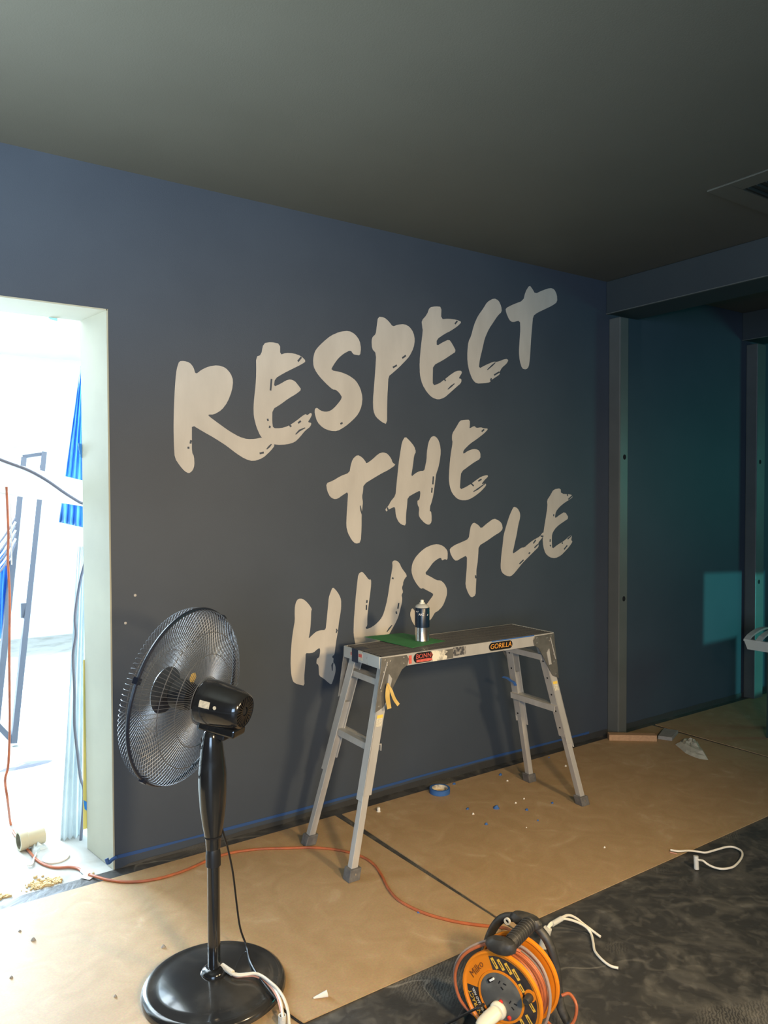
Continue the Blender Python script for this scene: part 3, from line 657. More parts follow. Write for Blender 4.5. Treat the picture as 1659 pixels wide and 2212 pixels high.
# stickers on the near rail
yf = -HY - 0.0042
def lx(px, py):
    p = LM.inverted() @ ony(px, py, LADC[1] - HY); return p.x
def rail_plate(x0, x1, z0, z1, matn, name, dy, rounded=0.0):
    if rounded:
        r_ = (z1 - z0) / 2; pts = []
        for cx, a0 in ((x1 - r_, -pi / 2), (x0 + r_, pi / 2)):
            pts += [(cx + r_ * cos(a0 + pi * i / 8), yf - dy, (z0 + z1) / 2 + r_ * sin(a0 + pi * i / 8)) for i in range(9)]
    else: pts = [(x0, yf - dy, z0), (x1, yf - dy, z0), (x1, yf - dy, z1), (x0, yf - dy, z1)]
    return MB().prism(pts, (0, -0.0006, 0)).build(name, matn, lad)
xg0, xg1 = lx(1054, 1393), lx(1104, 1388)
rail_plate(xg0, xg1, ZB + 0.007, ZT - 0.007, 'sticker_black', 'brand_sticker', 0.0, 1)
fx = Matrix.Translation(((xg0 + xg1) / 2, yf - 0.0012, (ZB + ZT) / 2)) @ Matrix.Rotation(pi / 2, 4, 'X')
text_mesh('GORILLA', 0.031, 'sticker_orange', 'brand_lettering', lad, fx, shear=0.15)
xr0, xr1, xr2 = lx(894, 1420), lx(936, 1414), lx(1010, 1402)
rail_plate(xr0, xr1, ZB + 0.004, ZT - 0.004, 'sticker_black', 'torn_sticker', 0.0, 1)
rail_plate(xr0 + 0.014, xr1, ZB + 0.007, ZB + 0.018, 'sticker_red', 'red_strip', 0.0008)
fx = Matrix.Translation(((xr0 + xr1) / 2 + 0.006, yf - 0.0014, ZB + 0.030)) @ Matrix.Rotation(pi / 2, 4, 'X')
text_mesh('BONNE', 0.027, 'sticker_red', 'red_lettering', lad, fx, shear=0.1)
rail_plate(lx(884, 1420), lx(890, 1420), ZB + 0.006, ZT - 0.010, 'sticker_red', 'red_mark', 0.0)
tpn = MB(); random.seed(3)
pts = [(xr1 - 0.004, ZB + 0.002), (xr1 + 0.03, ZB + 0.001), (xr1 + 0.07, ZB + 0.003), (xr1 + 0.072, ZB + 0.016), (xr1 + 0.058, ZB + 0.022), (xr1 + 0.075, ZB + 0.034), (xr1 + 0.055, ZB + 0.044), (xr1 + 0.03, ZB + 0.040), (xr1 + 0.02, ZB + 0.046), (xr1 - 0.012, ZB + 0.045), (xr1 - 0.002, ZB + 0.030), (xr1 - 0.008, ZB + 0.018)]
tpn.prism([(x, yf - 0.0016, z) for x, z in pts], (0, -0.0007, 0)); tpn.build('torn_paper', 'torn_paper', lad)
rail_plate(xr1 + 0.06, xr1 + 0.105, ZB + 0.003, ZB + 0.042, 'bracket', 'paper_residue', 0.0)
rail_plate(xr1 + 0.105, xr1 + 0.175, ZB + 0.010, ZB + 0.046, 'glue_smear', 'glue_residue', 0.0)
rail_plate(lx(1060, 1380), lx(1150, 1372), ZT - 0.004, ZT + 0.0006, 'blue_tape', 'blue_tape_strip', 0.0002)

# green card and spray can on the deck
ZD = LADC[2] + ZT
gc = [onz(787, 1378, ZD), onz(868, 1368, ZD), onz(962, 1385, ZD), onz(890, 1400, ZD)]
gm = MB(); gm.prism([(p.x, p.y, ZD + 0.0005 + (0.004 if k == 0 else 0)) for k, p in enumerate(gc)], (0, 0, 0.0012))
tag(gm.build('paper_card', 'green_card'), 'green paper card lying under the spray can', 'card')
cp = onz(912, 1384, ZD + 0.002)
can = thing('spray_can', 'navy and silver spray paint can standing on the green card', 'spray can', (cp.x, cp.y, ZD + 0.0018))
RC = 0.0325
MB().lathe([(RC - 0.003, 0), (RC, 0.002), (RC, 0.004), (RC - 0.0006, 0.006), (RC - 0.0006, 0.064)], 40).build('silver_body', 'can_silver', can, smooth=True)
MB().lathe([(RC - 0.0004, 0.062), (RC, 0.0622), (RC, 0.146), (RC - 0.001, 0.148)], 40).build('label_band', 'can_navy', can, smooth=True)
MB().lathe([(RC - 0.002, 0.1478), (RC - 0.001, 0.150), (0.026, 0.158), (0.016, 0.163), (0.012, 0.164), (0.012, 0.166)], 36).build('shoulder', 'can_grey', can, smooth=True)
MB().lathe([(0.0125, 0.165), (0.0125, 0.169), (0.008, 0.170), (0.0075, 0.178), (0.006, 0.181), (0, 0.1815)], 24).build('nozzle', 'nozzle_cream', can, smooth=True)
ang0 = math.atan2(-cp.y, -cp.x)
def wrap(ang, z0, rr):
    def f(co):
        a = ang + co.x / rr
        return Vector(((rr + co.z) * cos(a), (rr + co.z) * sin(a), z0 + co.y))
    return f
text_mesh('AKE', 0.0135, 'print_white', 'print', can, Matrix.Identity(4), 0.0003, wrap(ang0 - 0.12, 0.120, RC + 0.0004))
text_mesh('v r', 0.012, 'print_white', 'print', can, Matrix.Identity(4), 0.0003, wrap(ang0 - 0.75, 0.133, RC + 0.0004), shear=0.4)
text_mesh('s', 0.016, 'print_white', 'print', can, Matrix.Identity(4), 0.0003, wrap(ang0 + 0.75, 0.120, RC + 0.0004), shear=0.6)

# yellow tape hanging from the near hinge, blue tape on the far leg
def ribbon(name, centre, width, matn, label, cat, wdir=None, th=0.0006):
    P = smooth_path(centre, 6); m = MB(); n = len(P); vs = []
    for i, p in enumerate(P):
        t = (P[min(i + 1, n - 1)] - P[max(i - 1, 0)]).normalized()
        wd = Vector(wdir) if wdir else t.cross(Vector((0, -1, 0.05)))
        wd = (wd - t * wd.dot(t)).normalized()
        nn = t.cross(wd)
        vs += [p + wd * width / 2 + nn * th, p - wd * width / 2 + nn * th, p - wd * width / 2 - nn * th, p + wd * width / 2 - nn * th]
    fs = []
    for i in range(n - 1):
        for q in range(4): fs.append((i * 4 + q, i * 4 + (q + 1) % 4, i * 4 + 4 + (q + 1) % 4, i * 4 + 4 + q))
    fs += [(0, 1, 2, 3), (n * 4 - 1, n * 4 - 2, n * 4 - 3, n * 4 - 4)]
    m.add(vs, fs); return tag(m.build(name, matn, smooth=True), label, cat)
YT = LADC[1] - HY - 0.014
yt = thing('hanging_tape', 'yellow tape with two tails hanging from the platform hinge', 'tape', tuple(ony(838, 1478, YT)))
for pts, wdt in (([(838, 1476, 0), (838, 1488, -.004), (837, 1505, -.008), (841, 1531, -.012)], 0.020), ([(838, 1477, -.002), (845, 1492, -.008), (852, 1510, -.014), (861, 1523, -.020)], 0.014)):
    cpts = [ony(x, y, YT + dy) for x, y, dy in pts]
    P = smooth_path(cpts, 5); vs = []; fs = []; n = len(P)
    for i, p in enumerate(P):
        t = (P[min(i + 1, n - 1)] - P[max(i - 1, 0)]).normalized(); wd = Vector((1, 0, 0.25)); wd = (wd - t * wd.dot(t)).normalized(); nn = t.cross(wd)
        q = wdt * (0.45 + 0.55 * min(1, i / 5)) / 2
        vs += [p + wd * q + nn * .0004, p - wd * q + nn * .0004, p - wd * q - nn * .0004, p + wd * q - nn * .0004]
    for i in range(n - 1):
        for q in range(4): fs.append((i * 4 + q, i * 4 + (q + 1) % 4, i * 4 + 4 + (q + 1) % 4, i * 4 + 4 + q))
    fs += [(0, 1, 2, 3), (n * 4 - 1, n * 4 - 2, n * 4 - 3, n * 4 - 4)]
    o = MB().add(vs, fs).build('tape_tail', 'yellow_tape', yt); o.matrix_parent_inverse = Matrix.Translation(-yt.location)
YB = LADC[1] + HY + 0.005
ribbon('tape_strip', [ony(1086, 1462, YB - .06), ony(1096, 1465, YB - .06), ony(1103, 1470, YB - 0.055), ony(1110, 1474, YB - 0.052), ony(1114, 1481, YB - .05)], 0.014, 'blue_tape', 'curl of blue tape stuck on the far platform leg', 'tape', (0.3, -0.8, 0.5))

# ================================================================== PEDESTAL FAN
FB = Vector((0.866, 2.172, BT))
fan = thing('pedestal_fan', 'black pedestal fan with wire guard and round glossy base beside the doorway', 'fan', tuple(FB))
def zf(y): return ony(463, y, FB.y).z - BT
base = MB().lathe([(0.205, 0.0), (0.213, 0.004), (0.2135, 0.012), (0.209, 0.021), (0.200, 0.026), (0.188, 0.0275), (0.184, 0.0262), (0.16, 0.033), (0.12, 0.041), (0.08, 0.047), (0.052, 0.050), (0.0, 0.050)], 72).build('base', 'black_gloss_dusty', fan, smooth=True)
for px, py in ((408, 2079), (446, 2076)):
    p = onz(px, py, 0.047) - FB
    m = MB(); m.lathe([(0.010, 0), (0.008, 0.0012), (0, 0.0014)], 9, Matrix.Translation((p.x, p.y, p.z - 0.0055)) @ Matrix.Rotation(0.6, 4, 'Z'), 1.5, 0.6)
    m.build('paint_spot', 'pink_paint', base)
MB().lathe([(0.040, 0.047), (0.040, 0.052), (0.036, 0.060), (0.027, 0.066), (0.0205, 0.068), (0.0, 0.068)], 36).build('pole_socket', 'black_gloss', fan, smooth=True)
zc0, zc1 = zf(1868), zf(1826)
MB().lathe([(0.0185, 0.05), (0.0185, zc0 + 0.01)], 28).build('pole', 'black_gloss', fan, smooth=True)
MB().lathe([(0.0185, zc0 - 0.002), (0.0225, zc0), (0.0222, zc0 + 0.035), (0.021, zc0 + 0.042), (0.019, zc1), (0.0165, zc1 + 0.004)], 28).build('height_collar', 'black_plastic', fan, smooth=True)
prof = [(15.5, 1832), (16.5, 1822), (17, 1812), (18.5, 1805), (24, 1775), (28.5, 1740), (31, 1700), (31, 1670), (28, 1640), (24, 1610), (20.5, 1590), (18, 1580), (13, 1575), (0.1, 1574)]
kpx = 2.29 / FPX
MB().lathe([(r * kpx, zf(y)) for r, y in prof], 36, None, 1.0, 0.92).build('neck_column', 'black_gloss', fan, smooth=True)
MB().lathe([(19.2 * kpx, zf(1806)), (19.2 * kpx, zf(1803))], 30).build('seam_ring', 'hole_black', fan, smooth=True)
# head frame: z axis points out of the front of the fan
vd = ray(403, 1503).normalized(); rr_ = _r - vd * _r.dot(vd); rr_.normalize(); uu_ = rr_.cross(vd)
nv = (vd * 0.52 + (rr_ * -0.965 + uu_ * 0.26) * 0.854).normalized()
pm = Vector((FB.x, FB.y, 0.86)); dep = (pm - CAM).dot(_f)
Mo = atd(481, 1524, dep); G = Mo + nv * 0.13
side = Vector((0, 0, 1)) - nv * nv.z; side.normalize()
xh = side.cross(nv)                     # x to the side, y up, z out
HM = frame(G - FB, xh, side, nv)
RG = 0.266
def zring(r, z, w, n=72): return MB().tube([(r * cos(2 * pi * k / n), r * sin(2 * pi * k / n), z) for k in range(n)], w, 6, closed=True)
rim = MB().tube([(RG * cos(2 * pi * k / 96), RG * sin(2 * pi * k / 96), 0) for k in range(96)], 0.0055, 8, closed=True)
rim.build('guard_rim', 'guard_rim', fan, smooth=True, M=HM)
for a in (0.4, 2.2, 3.9, 5.4):
    MB().box((RG * cos(a), RG * sin(a), 0), (0.018, 0.018, 0.016), Matrix.Rotation(a, 3, 'Z')).build('rim_clip', 'guard_rim', fan, M=HM)
NW = 110
def guard(name, profp, rings, ringw):
    m = MB()
    for r, z in rings:
        k = zring(r, z, ringw); m.add(k.v, k.f)
    g = m.build(name, 'wire_chrome', fan, smooth=True, M=HM)
    wp = smooth_path([(r, 0, z) for r, z in profp], 4)
    first = None
    for k in range(NW):
        a = 2 * pi * k / NW
        if first is None: wo = MB().tube(wp, 0.00085, 4).build('guard_wire', 'wire_chrome', g, smooth=True); first = wo
        else:
            wo = first.copy(); COL.objects.link(wo); wo.parent = g
        wo.rotation_euler = (0, 0, a)
    return g
guard('front_guard', [(RG - .001, 0.0), (RG + 0.001, 0.018), (RG - 0.004, 0.034), (RG - 0.018, 0.045), (0.20, 0.060), (0.13, 0.072), (0.07, 0.078)], [(0.20, 0.061), (0.125, 0.0735)], 0.0012)
guard('rear_guard', [(RG - .001, 0.0), (RG - 0.002, -0.016), (RG - 0.014, -0.030), (0.20, -0.050), (0.13, -0.062), (0.07, -0.066)], [(0.205, -0.049), (0.14, -0.061), (0.072, -0.066)], 0.0012)
MB().lathe([(0.0, 0.084), (0.062, 0.083), (0.070, 0.080), (0.073, 0.075), (0.06, 0.074), (0, 0.074)], 40).build('front_badge', 'guard_rim', fan, smooth=True, M=HM)
MB().lathe([(0.0, -0.02), (0.040, -0.02), (0.045, 0.0), (0.045, 0.035), (0.030, 0.048), (0, 0.05)], 32).build('blade_hub', 'black_plastic', fan, smooth=True, M=HM)
bl = None
for k in range(3):
    if bl is None:
        vs = []; fs = []; nr, na = 10, 10
        for i in range(nr + 1):
            r = 0.042 + (0.222 - 0.042) * i / nr
            for j in range(na + 1):
                t = j / na - 0.5
                wdt = radians(46 + 46 * sin(pi * min(1, i / nr * 0.85)))
                a = t * wdt + 0.25 * (i / nr)
                rr2 = r * (1 - 0.10 * max(0, abs(t) * 2 - 0.6) * (i / nr))
                vs.append((rr2 * cos(a), rr2 * sin(a), 0.012 + t * -0.052 * (1 - 0.25 * i / nr)))
        for i in range(nr):
            for j in range(na): fs.append((i * (na + 1) + j, i * (na + 1) + j + 1, (i + 1) * (na + 1) + j + 1, (i + 1) * (na + 1) + j))
        bl = MB().add(vs, fs).build('blade', 'fan_blade', fan, smooth=True, M=HM @ Matrix.Rotation(0.5, 4, 'Z'))
        sm = bl.modifiers.new('thick', 'SOLIDIFY'); sm.thickness = 0.0016
    else:
        c = bl.copy(); COL.objects.link(c); c.parent = fan; c.matrix_local = HM @ Matrix.Rotation(0.5 + k * 2 * pi / 3, 4, 'Z')
MB().lathe([(0.017, -0.008), (0.017, -0.0065)], 6, Matrix.Translation((-0.014, 0.054, 0.0))).build('blade_sticker', 'yellow_tape', fan, M=HM)
# motor housing
MB().lathe([(0.0, -0.066), (0.060, -0.066), (0.0675, -0.069), (0.069, -0.076), (0.0680, -0.095), (0.0655, -0.13), (0.061, -0.165), (0.056, -0.192), (0.050, -0.206), (0.046, -0.209), (0.0455, -0.207), (0.0455, -0.199), (0.0, -0.199)], 48).build('motor_housing', 'black_gloss', fan, smooth=True, M=HM)
rc = MB().lathe([(0.0, -0.1985), (0.0450, -0.1985), (0.0450, -0.2065), (0.043, -0.203), (0.014, -0.202), (0.010, -0.206), (0.0, -0.207)], 36).build('rear_cap', 'hole_black', fan, smooth=True, M=HM)
vn = None
for k in range(24):
    if vn is None: vn = MB().box((0.029, 0, -0.2035), (0.030, 0.0032, 0.009)).build('vent_rib', 'black_gloss', rc)
    else: c = vn.copy(); COL.objects.link(c); c.parent = rc; c.rotation_euler = (0, 0, 2 * pi * k / 24)
# labels on the side that faces the room: find the local angle facing the camera
hl = (HM.inverted() @ (CAM - FB)); ca = math.atan2(hl.y, hl.x)
def curved_plate(name, matn, a0, a1, z0, z1, rfun, n=8, off=0.0006):
    vs = []; fs = []
    for i in range(n + 1):
        a = a0 + (a1 - a0) * i / n
        for z in (z0, z1):
            for o_ in (0.0, off): vs.append(((rfun(z) + o_) * cos(a), (rfun(z) + o_) * sin(a), z))
    for i in range(n):
        b = i * 4; fs += [(b + 1, b + 3, b + 7, b + 5), (b, b + 1, b + 5, b + 4), (b + 2, b + 6, b + 7, b + 3)]
    fs += [(0, 2, 3, 1), (n * 4, n * 4 + 1, n * 4 + 3, n * 4 + 2)]
    return MB().add(vs, fs).build(name, matn, fan, M=HM)
def rm_(z): return 0.0690 + (z + 0.076) * 0.062
curved_plate('rating_label', 'sticker_cream', ca - 0.02, ca + 0.30 - 0.62, -0.090, -0.124, rm_)
dm = Vector((cos(ca - 0.20), sin(ca - 0.20), 0))
dt_ = Matrix.Translation(dm * (rm_(-0.142) + 0.0003) + Vector((0, 0, -0.142))) @ dm.to_track_quat('Z', 'Y').to_matrix().to_4x4()
MB().lathe([(0.0055, 0), (0.0055, 0.0008), (0, 0.0009)], 16, dt_).build('round_sticker', 'sticker_cream', fan, M=HM)
# bracket under the motor and knuckle
dwn = HM.to_3x3().inverted() @ Vector((0, 0, -1))
br = MB().box2((-0.034, -0.078, -0.198), (0.034, -0.052, -0.072)); br.build('motor_cradle', 'black_gloss', fan, M=HM, bevel=0.006)
MB().box2((-0.022, -0.098, -0.16), (0.022, -0.074, -0.085)).build('tilt_knuckle', 'black_plastic', fan, M=HM, bevel=0.005)
kn = (HM @ Vector((0, -0.09, -0.12)))
MB().tube([Vector((0, 0, zf(1590))), Vector((kn.x * 0.3, kn.y * 0.3, zf(1578) + 0.004)), kn], [0.022, 0.021, 0.020], 16).build('pivot', 'black_plastic', fan, smooth=True)
# control strip with buttons
ps = MB(); cs = Vector((-cos(YAW) * 0.9 - sin(YAW) * 0.45, sin(YAW) * 0.9 - cos(YAW) * 0.45, 0)).normalized()
for yy in (1594, 1609):
    q = cs * ((22.5 if yy == 1594 else 25.5) * kpx); MB().lathe([(0.005, 0), (0.005, 0.002), (0, 0.003)], 12, Matrix.Translation((q.x, q.y, zf(yy))) @ cs.to_track_quat('Z', 'Y').to_matrix().to_4x4(), 0.8, 1.4).build('button', 'hole_black', fan)
# power cord
cz = [(0.030, -0.004, zf(1775)), None]
def fp(px, py, Y): return ony(px, py, Y)
cpts = [fp(476, 1770, 2.166), fp(481, 1795, 2.166), fp(492, 1832, 2.19), fp(503, 1885, 2.22), fp(511, 1950, 2.25), fp(519, 2005, 2.26), fp(533, 2045, 2.25), onz(540, 2075, 0.052), onz(556, 2105, 0.053), onz(582, 2140, 0.048), onz(604, 2168, 0.037), onz(617, 2185, 0.014), onz(640, 2203, BT + 0.003), onz(672, 2226, BT + 0.003), onz(700, 2262, 0.012)]
o = MB().tube(smooth_path([p - FB for p in cpts], 6), 0.0032, 8).build('power_cord', 'black_cord', fan, smooth=True)

# ================================================================== CABLE REEL
ZR = 0.150
cf = onz(1084, 2151, ZR); cr = onz(1122, 2107, ZR)
ax = (cr - cf); RWID = ax.length; ax.normalize()
rc_ = (cf + cr) / 2
reel = thing('cable_reel', 'orange extension cable reel with black carrying handle on the black plastic', 'cable reel', (rc_.x, rc_.y, 0.004), math.atan2(ax.y, ax.x) - pi / 2)
RR = 0.117; HW = RWID / 2
ZR -= 0.004
# disc frame: local z of these meshes is the axis pointing to the viewer (-y of the reel), x right, y up
def disc(y): return Matrix.Translation((0, y, ZR)) @ Matrix.Rotation(pi / 2, 4, 'X')
def flange(y, name):
    m = MB().lathe([(0.0, -0.003), (RR - 0.004, -0.003), (RR, -0.006), (RR + 0.0015, 0.0), (RR, 0.006), (RR - 0.005, 0.0065), (RR - 0.009, 0.003), (RR - 0.013, 0.0022), (0.0, 0.002)], 64)
    return m.build(name, 'reel_orange', reel, smooth=True, M=disc(y))
ff = flange(-HW, 'front_flange'); rf = flange(HW, 'rear_flange')
MB().lathe([(0.055, -HW), (0.055, HW)], 40).build('drum', 'reel_orange', reel, smooth=True, M=Matrix.Translation((0, 0, ZR)) @ Matrix.Rotation(pi / 2, 4, 'X'))
# wound cable
random.seed(11)
rows = [(0.066, 9), (0.075, 9), (0.084, 8), (0.092, 8), (0.099, 7)]
for rI, (rad, cnt) in enumerate(rows):
    for k in range(cnt):
        yk = -HW + 0.010 + (2 * HW - 0.020) * (k + 0.5 * (rI % 2)) / cnt
        if abs(yk) > HW - 0.006: continue
        tl = random.uniform(-0.007, 0.007); ph = random.uniform(0, 6.28); rr3 = rad + random.uniform(-0.003, 0.003)
        pts = [(rr3 * cos(a), yk + tl * sin(a + ph), ZR + rr3 * sin(a)) for a in [2 * pi * i / 48 for i in range(48)]]
        MB().tube(pts, 0.0042, 7, closed=True).build('cable_turn', 'cord_grey' if (k + rI) % 4 == 1 else 'cord_orange', reel, smooth=True)
# loose loops hanging outside the front flange and to the right
def loop(pts, name, matn, r=0.0042): MB().tube(smooth_path(pts, 8), r, 8).build(name, matn, reel, smooth=True)
A = lambda r, deg, y: (r * cos(radians(deg)), y, ZR + r * sin(radians(deg)))
loop([A(0.108, 75, 0.0), A(0.120, 95, -0.02), A(0.127, 120, -0.04), A(0.136, 150, -0.055), A(0.142, 178, -0.058), A(0.140, 205, -0.055), A(0.13, 228, -0.04), A(0.118, 250, -0.02)], 'loose_cable', 'cord_orange')
loop([A(0.110, 80, 0.01), A(0.123, 98, -0.01), A(0.131, 122, -0.03), A(0.142, 152, -0.048), A(0.149, 180, -0.050), A(0.146, 208, -0.048), A(0.134, 232, -0.03), A(0.118, 252, -0.01)], 'loose_cable', 'cord_grey')
loop([A(0.108, 100, 0.02), A(0.112, 70, 0.015), A(0.114, 40, 0.012), A(0.116, 10, 0.0), A(0.119, -20, -0.01), A(0.122, -45, -0.012), A(0.116, -70, -0.01)], 'loose_cable', 'cord_grey')
loop([A(0.121, -8, HW + 0.012), A(0.140, -4, HW + 0.02), A(0.165, -10, HW + 0.01), A(0.172, -24, HW), A(0.160, -36, HW - 0.02), A(0.140, -40, HW - 0.02), A(0.118, -38, HW - 0.03)], 'loose_cable', 'cord_orange')
# printed sectors on the front flange
def sector(name, matn, a0, a1, ri, ro, z=0.0024, th=0.0006):
    return MB().ring(ri, ro, z, z + th, 24, None, radians(a0), radians(a1)).build(name, matn, ff)
sector('black_print', 'reel_black', -70, 112, 0.066, 0.104)
sector('black_print', 'reel_black', 182, 256, 0.066, 0.104)
for k, (ang, r0) in enumerate(((104, .085), (91, .085), (76, .085), (60, .086), (37, .074), (5, .088), (-22, .088), (-38, .082))):
    M = Matrix.Translation((r0 * cos(radians(ang)), r0 * sin(radians(ang)), 0.0033)) @ Matrix.Rotation(radians(-52), 4, 'Z')
    L_ = 0.030 if k not in (4,) else 0.022
    MB().box((0, 0, 0), (L_, 0.0085, 0.0006)).build('yellow_label', 'label_yellow', ff, M=M)
    MB().box((0, 0, 0.0004), (L_ * 0.55, 0.0024, 0.0004)).build('label_print', 'reel_black', ff, M=M)
MB().ring(0.062, 0.068, 0.0022, 0.0055, 48).build('panel_ring', 'reel_orange', ff, smooth=True)
pn = MB().lathe([(0.0, 0.002), (0.0622, 0.002), (0.0622, 0.0046), (0.058, 0.0062), (0.0, 0.0066)], 48).build('socket_panel', 'panel_grey', ff, smooth=True)
def slot(x, y, rot, lx_=0.009, ly_=0.0028): MB().box((0, 0, 0), (lx_, ly_, 0.0010)).build('socket_slot', 'hole_black', pn, M=Matrix.Translation((x, y, 0.0069)) @ Matrix.Rotation(rot, 4, 'Z'))
for cx_, cy_ in ((0.004, 0.034), (0.036, -0.008)):
    slot(cx_ - 0.008, cy_ + 0.005, 1.1); slot(cx_ + 0.008, cy_ + 0.005, -0.1); slot(cx_, cy_ - 0.009, -0.6)
MB().box((-0.030, 0.036, 0.0085), (0.010, 0.016, 0.006), Matrix.Rotation(-0.9, 3, 'Z')).build('rocker_switch', 'hole_black', pn)
MB().box((-0.025, 0.040, 0.0095), (0.005, 0.014, 0.006), Matrix.Rotation(-0.9, 3, 'Z')).build('switch_face', 'print_white', pn)
for x, y in ((0.001, -0.012), (0.026, -0.046)):
    MB().lathe([(0.0056, 0.0062), (0.0056, 0.0095), (0.004, 0.0105), (0, 0.0107)], 18, Matrix.Translation((x, y, 0))).build('reset_button', 'red_button', pn, smooth=True)
tx = lambda r, deg, rot: Matrix.Translation((r * cos(radians(deg)), r * sin(radians(deg)), 0.0034)) @ Matrix.Rotation(radians(rot), 4, 'Z')
text_mesh('Milko', 0.026, 'marker_ink', 'handwriting', ff, tx(0.088, 148, 55), 0.0002, shear=0.15)
text_mesh('POWER LEAD REEL', 0.0098, 'print_white', 'white_lettering', ff, tx(0.078, 214, 122), 0.0002)
text_mesh('CONTRACT', 0.0165, 'label_yellow', 'yellow_lettering', ff, tx(0.092, 218, 122), 0.0002)
# winding knob
MB().lathe([(0.016, 0.002), (0.016, 0.0036), (0, 0.0036)], 28, Matrix.Translation((0.0905 * cos(radians(22)), 0.0905 * sin(radians(22)), 0))).build('knob_recess', 'reel_orange', ff, smooth=True)
MB().lathe([(0.011, 0.003), (0.011, 0.012), (0.009, 0.026), (0.008, 0.028), (0.0, 0.0275)], 24, Matrix.Translation((0.088 * cos(radians(20)), 0.088 * sin(radians(20)), 0))).build('winding_knob', 'black_rib', ff, smooth=True)
# black tube frame behind the rear flange, feet and carrying handle
yb = HW + 0.022; zt = ZR + RR + 0.030
fr = smooth_path([(-0.150, yb + 0.02, 0.010), (-0.135, yb + 0.012, 0.09), (-0.110, yb + 0.004, 0.20), (-0.070, yb, zt - 0.022), (-0.02, yb, zt), (0.035, yb, zt - 0.004), (0.078, yb, zt - 0.040), (0.098, yb + 0.004, 0.18), (0.108, yb + 0.012, 0.08), (0.150, yb + 0.02, 0.010)], 7)
MB().tube(fr, 0.0125, 12).build('stand_tube', 'black_rib', reel, smooth=True)
for s in (-1, 1):
    MB().tube(smooth_path([(s * 0.150, yb + 0.05, 0.012), (s * 0.150, yb + 0.02, 0.011), (s * 0.145, 0.0, 0.011), (s * 0.12, -HW - 0.02, 0.011), (s * 0.05, -HW - 0.035, 0.011), (0.0, -HW - 0.036, 0.011)], 6), 0.011, 10).build('foot_tube', 'black_rib', reel, smooth=True)
gx_ = 0.028
hd = MB().tube(smooth_path([(gx_ - 0.02, yb, zt - 0.002), (gx_, yb - 0.01, zt + 0.006), (gx_, yb - 0.03, zt + 0.006), (gx_ - 0.004, -HW * 0.2, zt + 0.002), (gx_ - 0.010, -HW * 0.75, zt - 0.004)], 6), [0.017] * 25, 16).build('handle_grip', 'black_rib', reel, smooth=True)
rb = None
for k in range(9):
    t = k / 8; y = yb - 0.022 - t * (yb + HW * 0.55 - 0.022)
    p = (gx_ - 0.008 * t, y, zt + 0.006 - 0.009 * t)
    if rb is None: rb = MB().tube([(0.0180 * cos(2 * pi * i / 20), 0, 0.0180 * sin(2 * pi * i / 20)) for i in range(20)], 0.0030, 6, closed=True).build('grip_rib', 'black_rib', hd, smooth=True, loc=p)
    else: c = rb.copy(); COL.objects.link(c); c.parent = hd; c.location = p
lob = MB().lathe([(0.0, -0.020), (0.014, -0.019), (0.021, -0.012), (0.023, 0.0), (0.021, 0.012), (0.014, 0.019), (0, 0.020)], 24, Matrix.Translation((gx_ - 0.030, -HW - 0.002, zt - 0.010)) @ Matrix.Rotation(radians(-8), 4, 'Y'), 2.0, 0.95)
lob.build('handle_end', 'black_rib', reel, smooth=True)
lob = MB().lathe([(0.0, -0.018), (0.016, -0.017), (0.024, -0.008), (0.025, 0.004), (0.020, 0.014), (0, 0.018)], 24, Matrix.Translation((gx_ - 0.016, yb - 0.004, zt + 0.004)), 1.9, 0.9)
lob.build('handle_bridge', 'black_rib', reel, smooth=True)
MB().ring(0.0055, 0.0095, 0.0, 0.006, 20, Matrix.Translation((-0.036, yb - 0.022, zt - 0.004)) @ Matrix.Rotation(pi / 2, 4, 'X')).build('eyelet', 'terminal_grey', reel, smooth=True)
MB().lathe([(0.0055, 0), (0, 0.0005)], 14, Matrix.Translation((-0.036, yb - 0.023, zt - 0.004)) @ Matrix.Rotation(pi / 2, 4, 'X')).build('eyelet_hole', 'hole_black', reel)
# cream plug in the reel socket, its black flex
RM = Matrix.Translation(reel.location) @ Matrix.Rotation(reel.rotation_euler.z, 4, 'Z')
pc = RM @ (disc(-HW) @ Vector((-0.004, -0.034, 0.007)))
pz = (RM.to_3x3() @ Vector((0, -1, 0))); pe = (RM.to_3x3() @ Vector((-0.42, -0.72, -0.38))).normalized()
plug = thing('power_plug', 'chunky cream power plug pushed into the cable reel', 'plug', tuple(pc))
pq = pe.to_track_quat('Z', 'Y').to_matrix().to_4x4()
MB().lathe([(0.016, -0.002), (0.022, 0.0), (0.0235, 0.004), (0.0235, 0.010), (0.021, 0.014), (0.019, 0.016)], 28, pz.to_track_quat('Z', 'Y').to_matrix().to_4x4()).build('plug_face', 'plug_cream', plug, smooth=True)
MB().lathe([(0.0, 0.0), (0.019, 0.0), (0.0215, 0.004), (0.021, 0.03), (0.0185, 0.055), (0.013, 0.066), (0.0, 0.068)], 28, Matrix.Translation(pz * 0.008) @ pq, 1.0, 0.82).build('plug_body', 'plug_cream', plug, smooth=True)
w1 = [onz(1046, 2169, 0.155), onz(1030, 2178, 0.15), onz(1012, 2187, 0.12), onz(990, 2199, 0.07), onz(965, 2212, 0.02), onz(930, 2226, 0.008), onz(890, 2250, 0.008)]
fx_ = MB().tube(smooth_path(w1, 7), 0.0034, 8).build('flex_cord', 'black_cord', smooth=True)
tag(fx_, 'thin black flex leading from the cable reel over the plastic', 'cord')

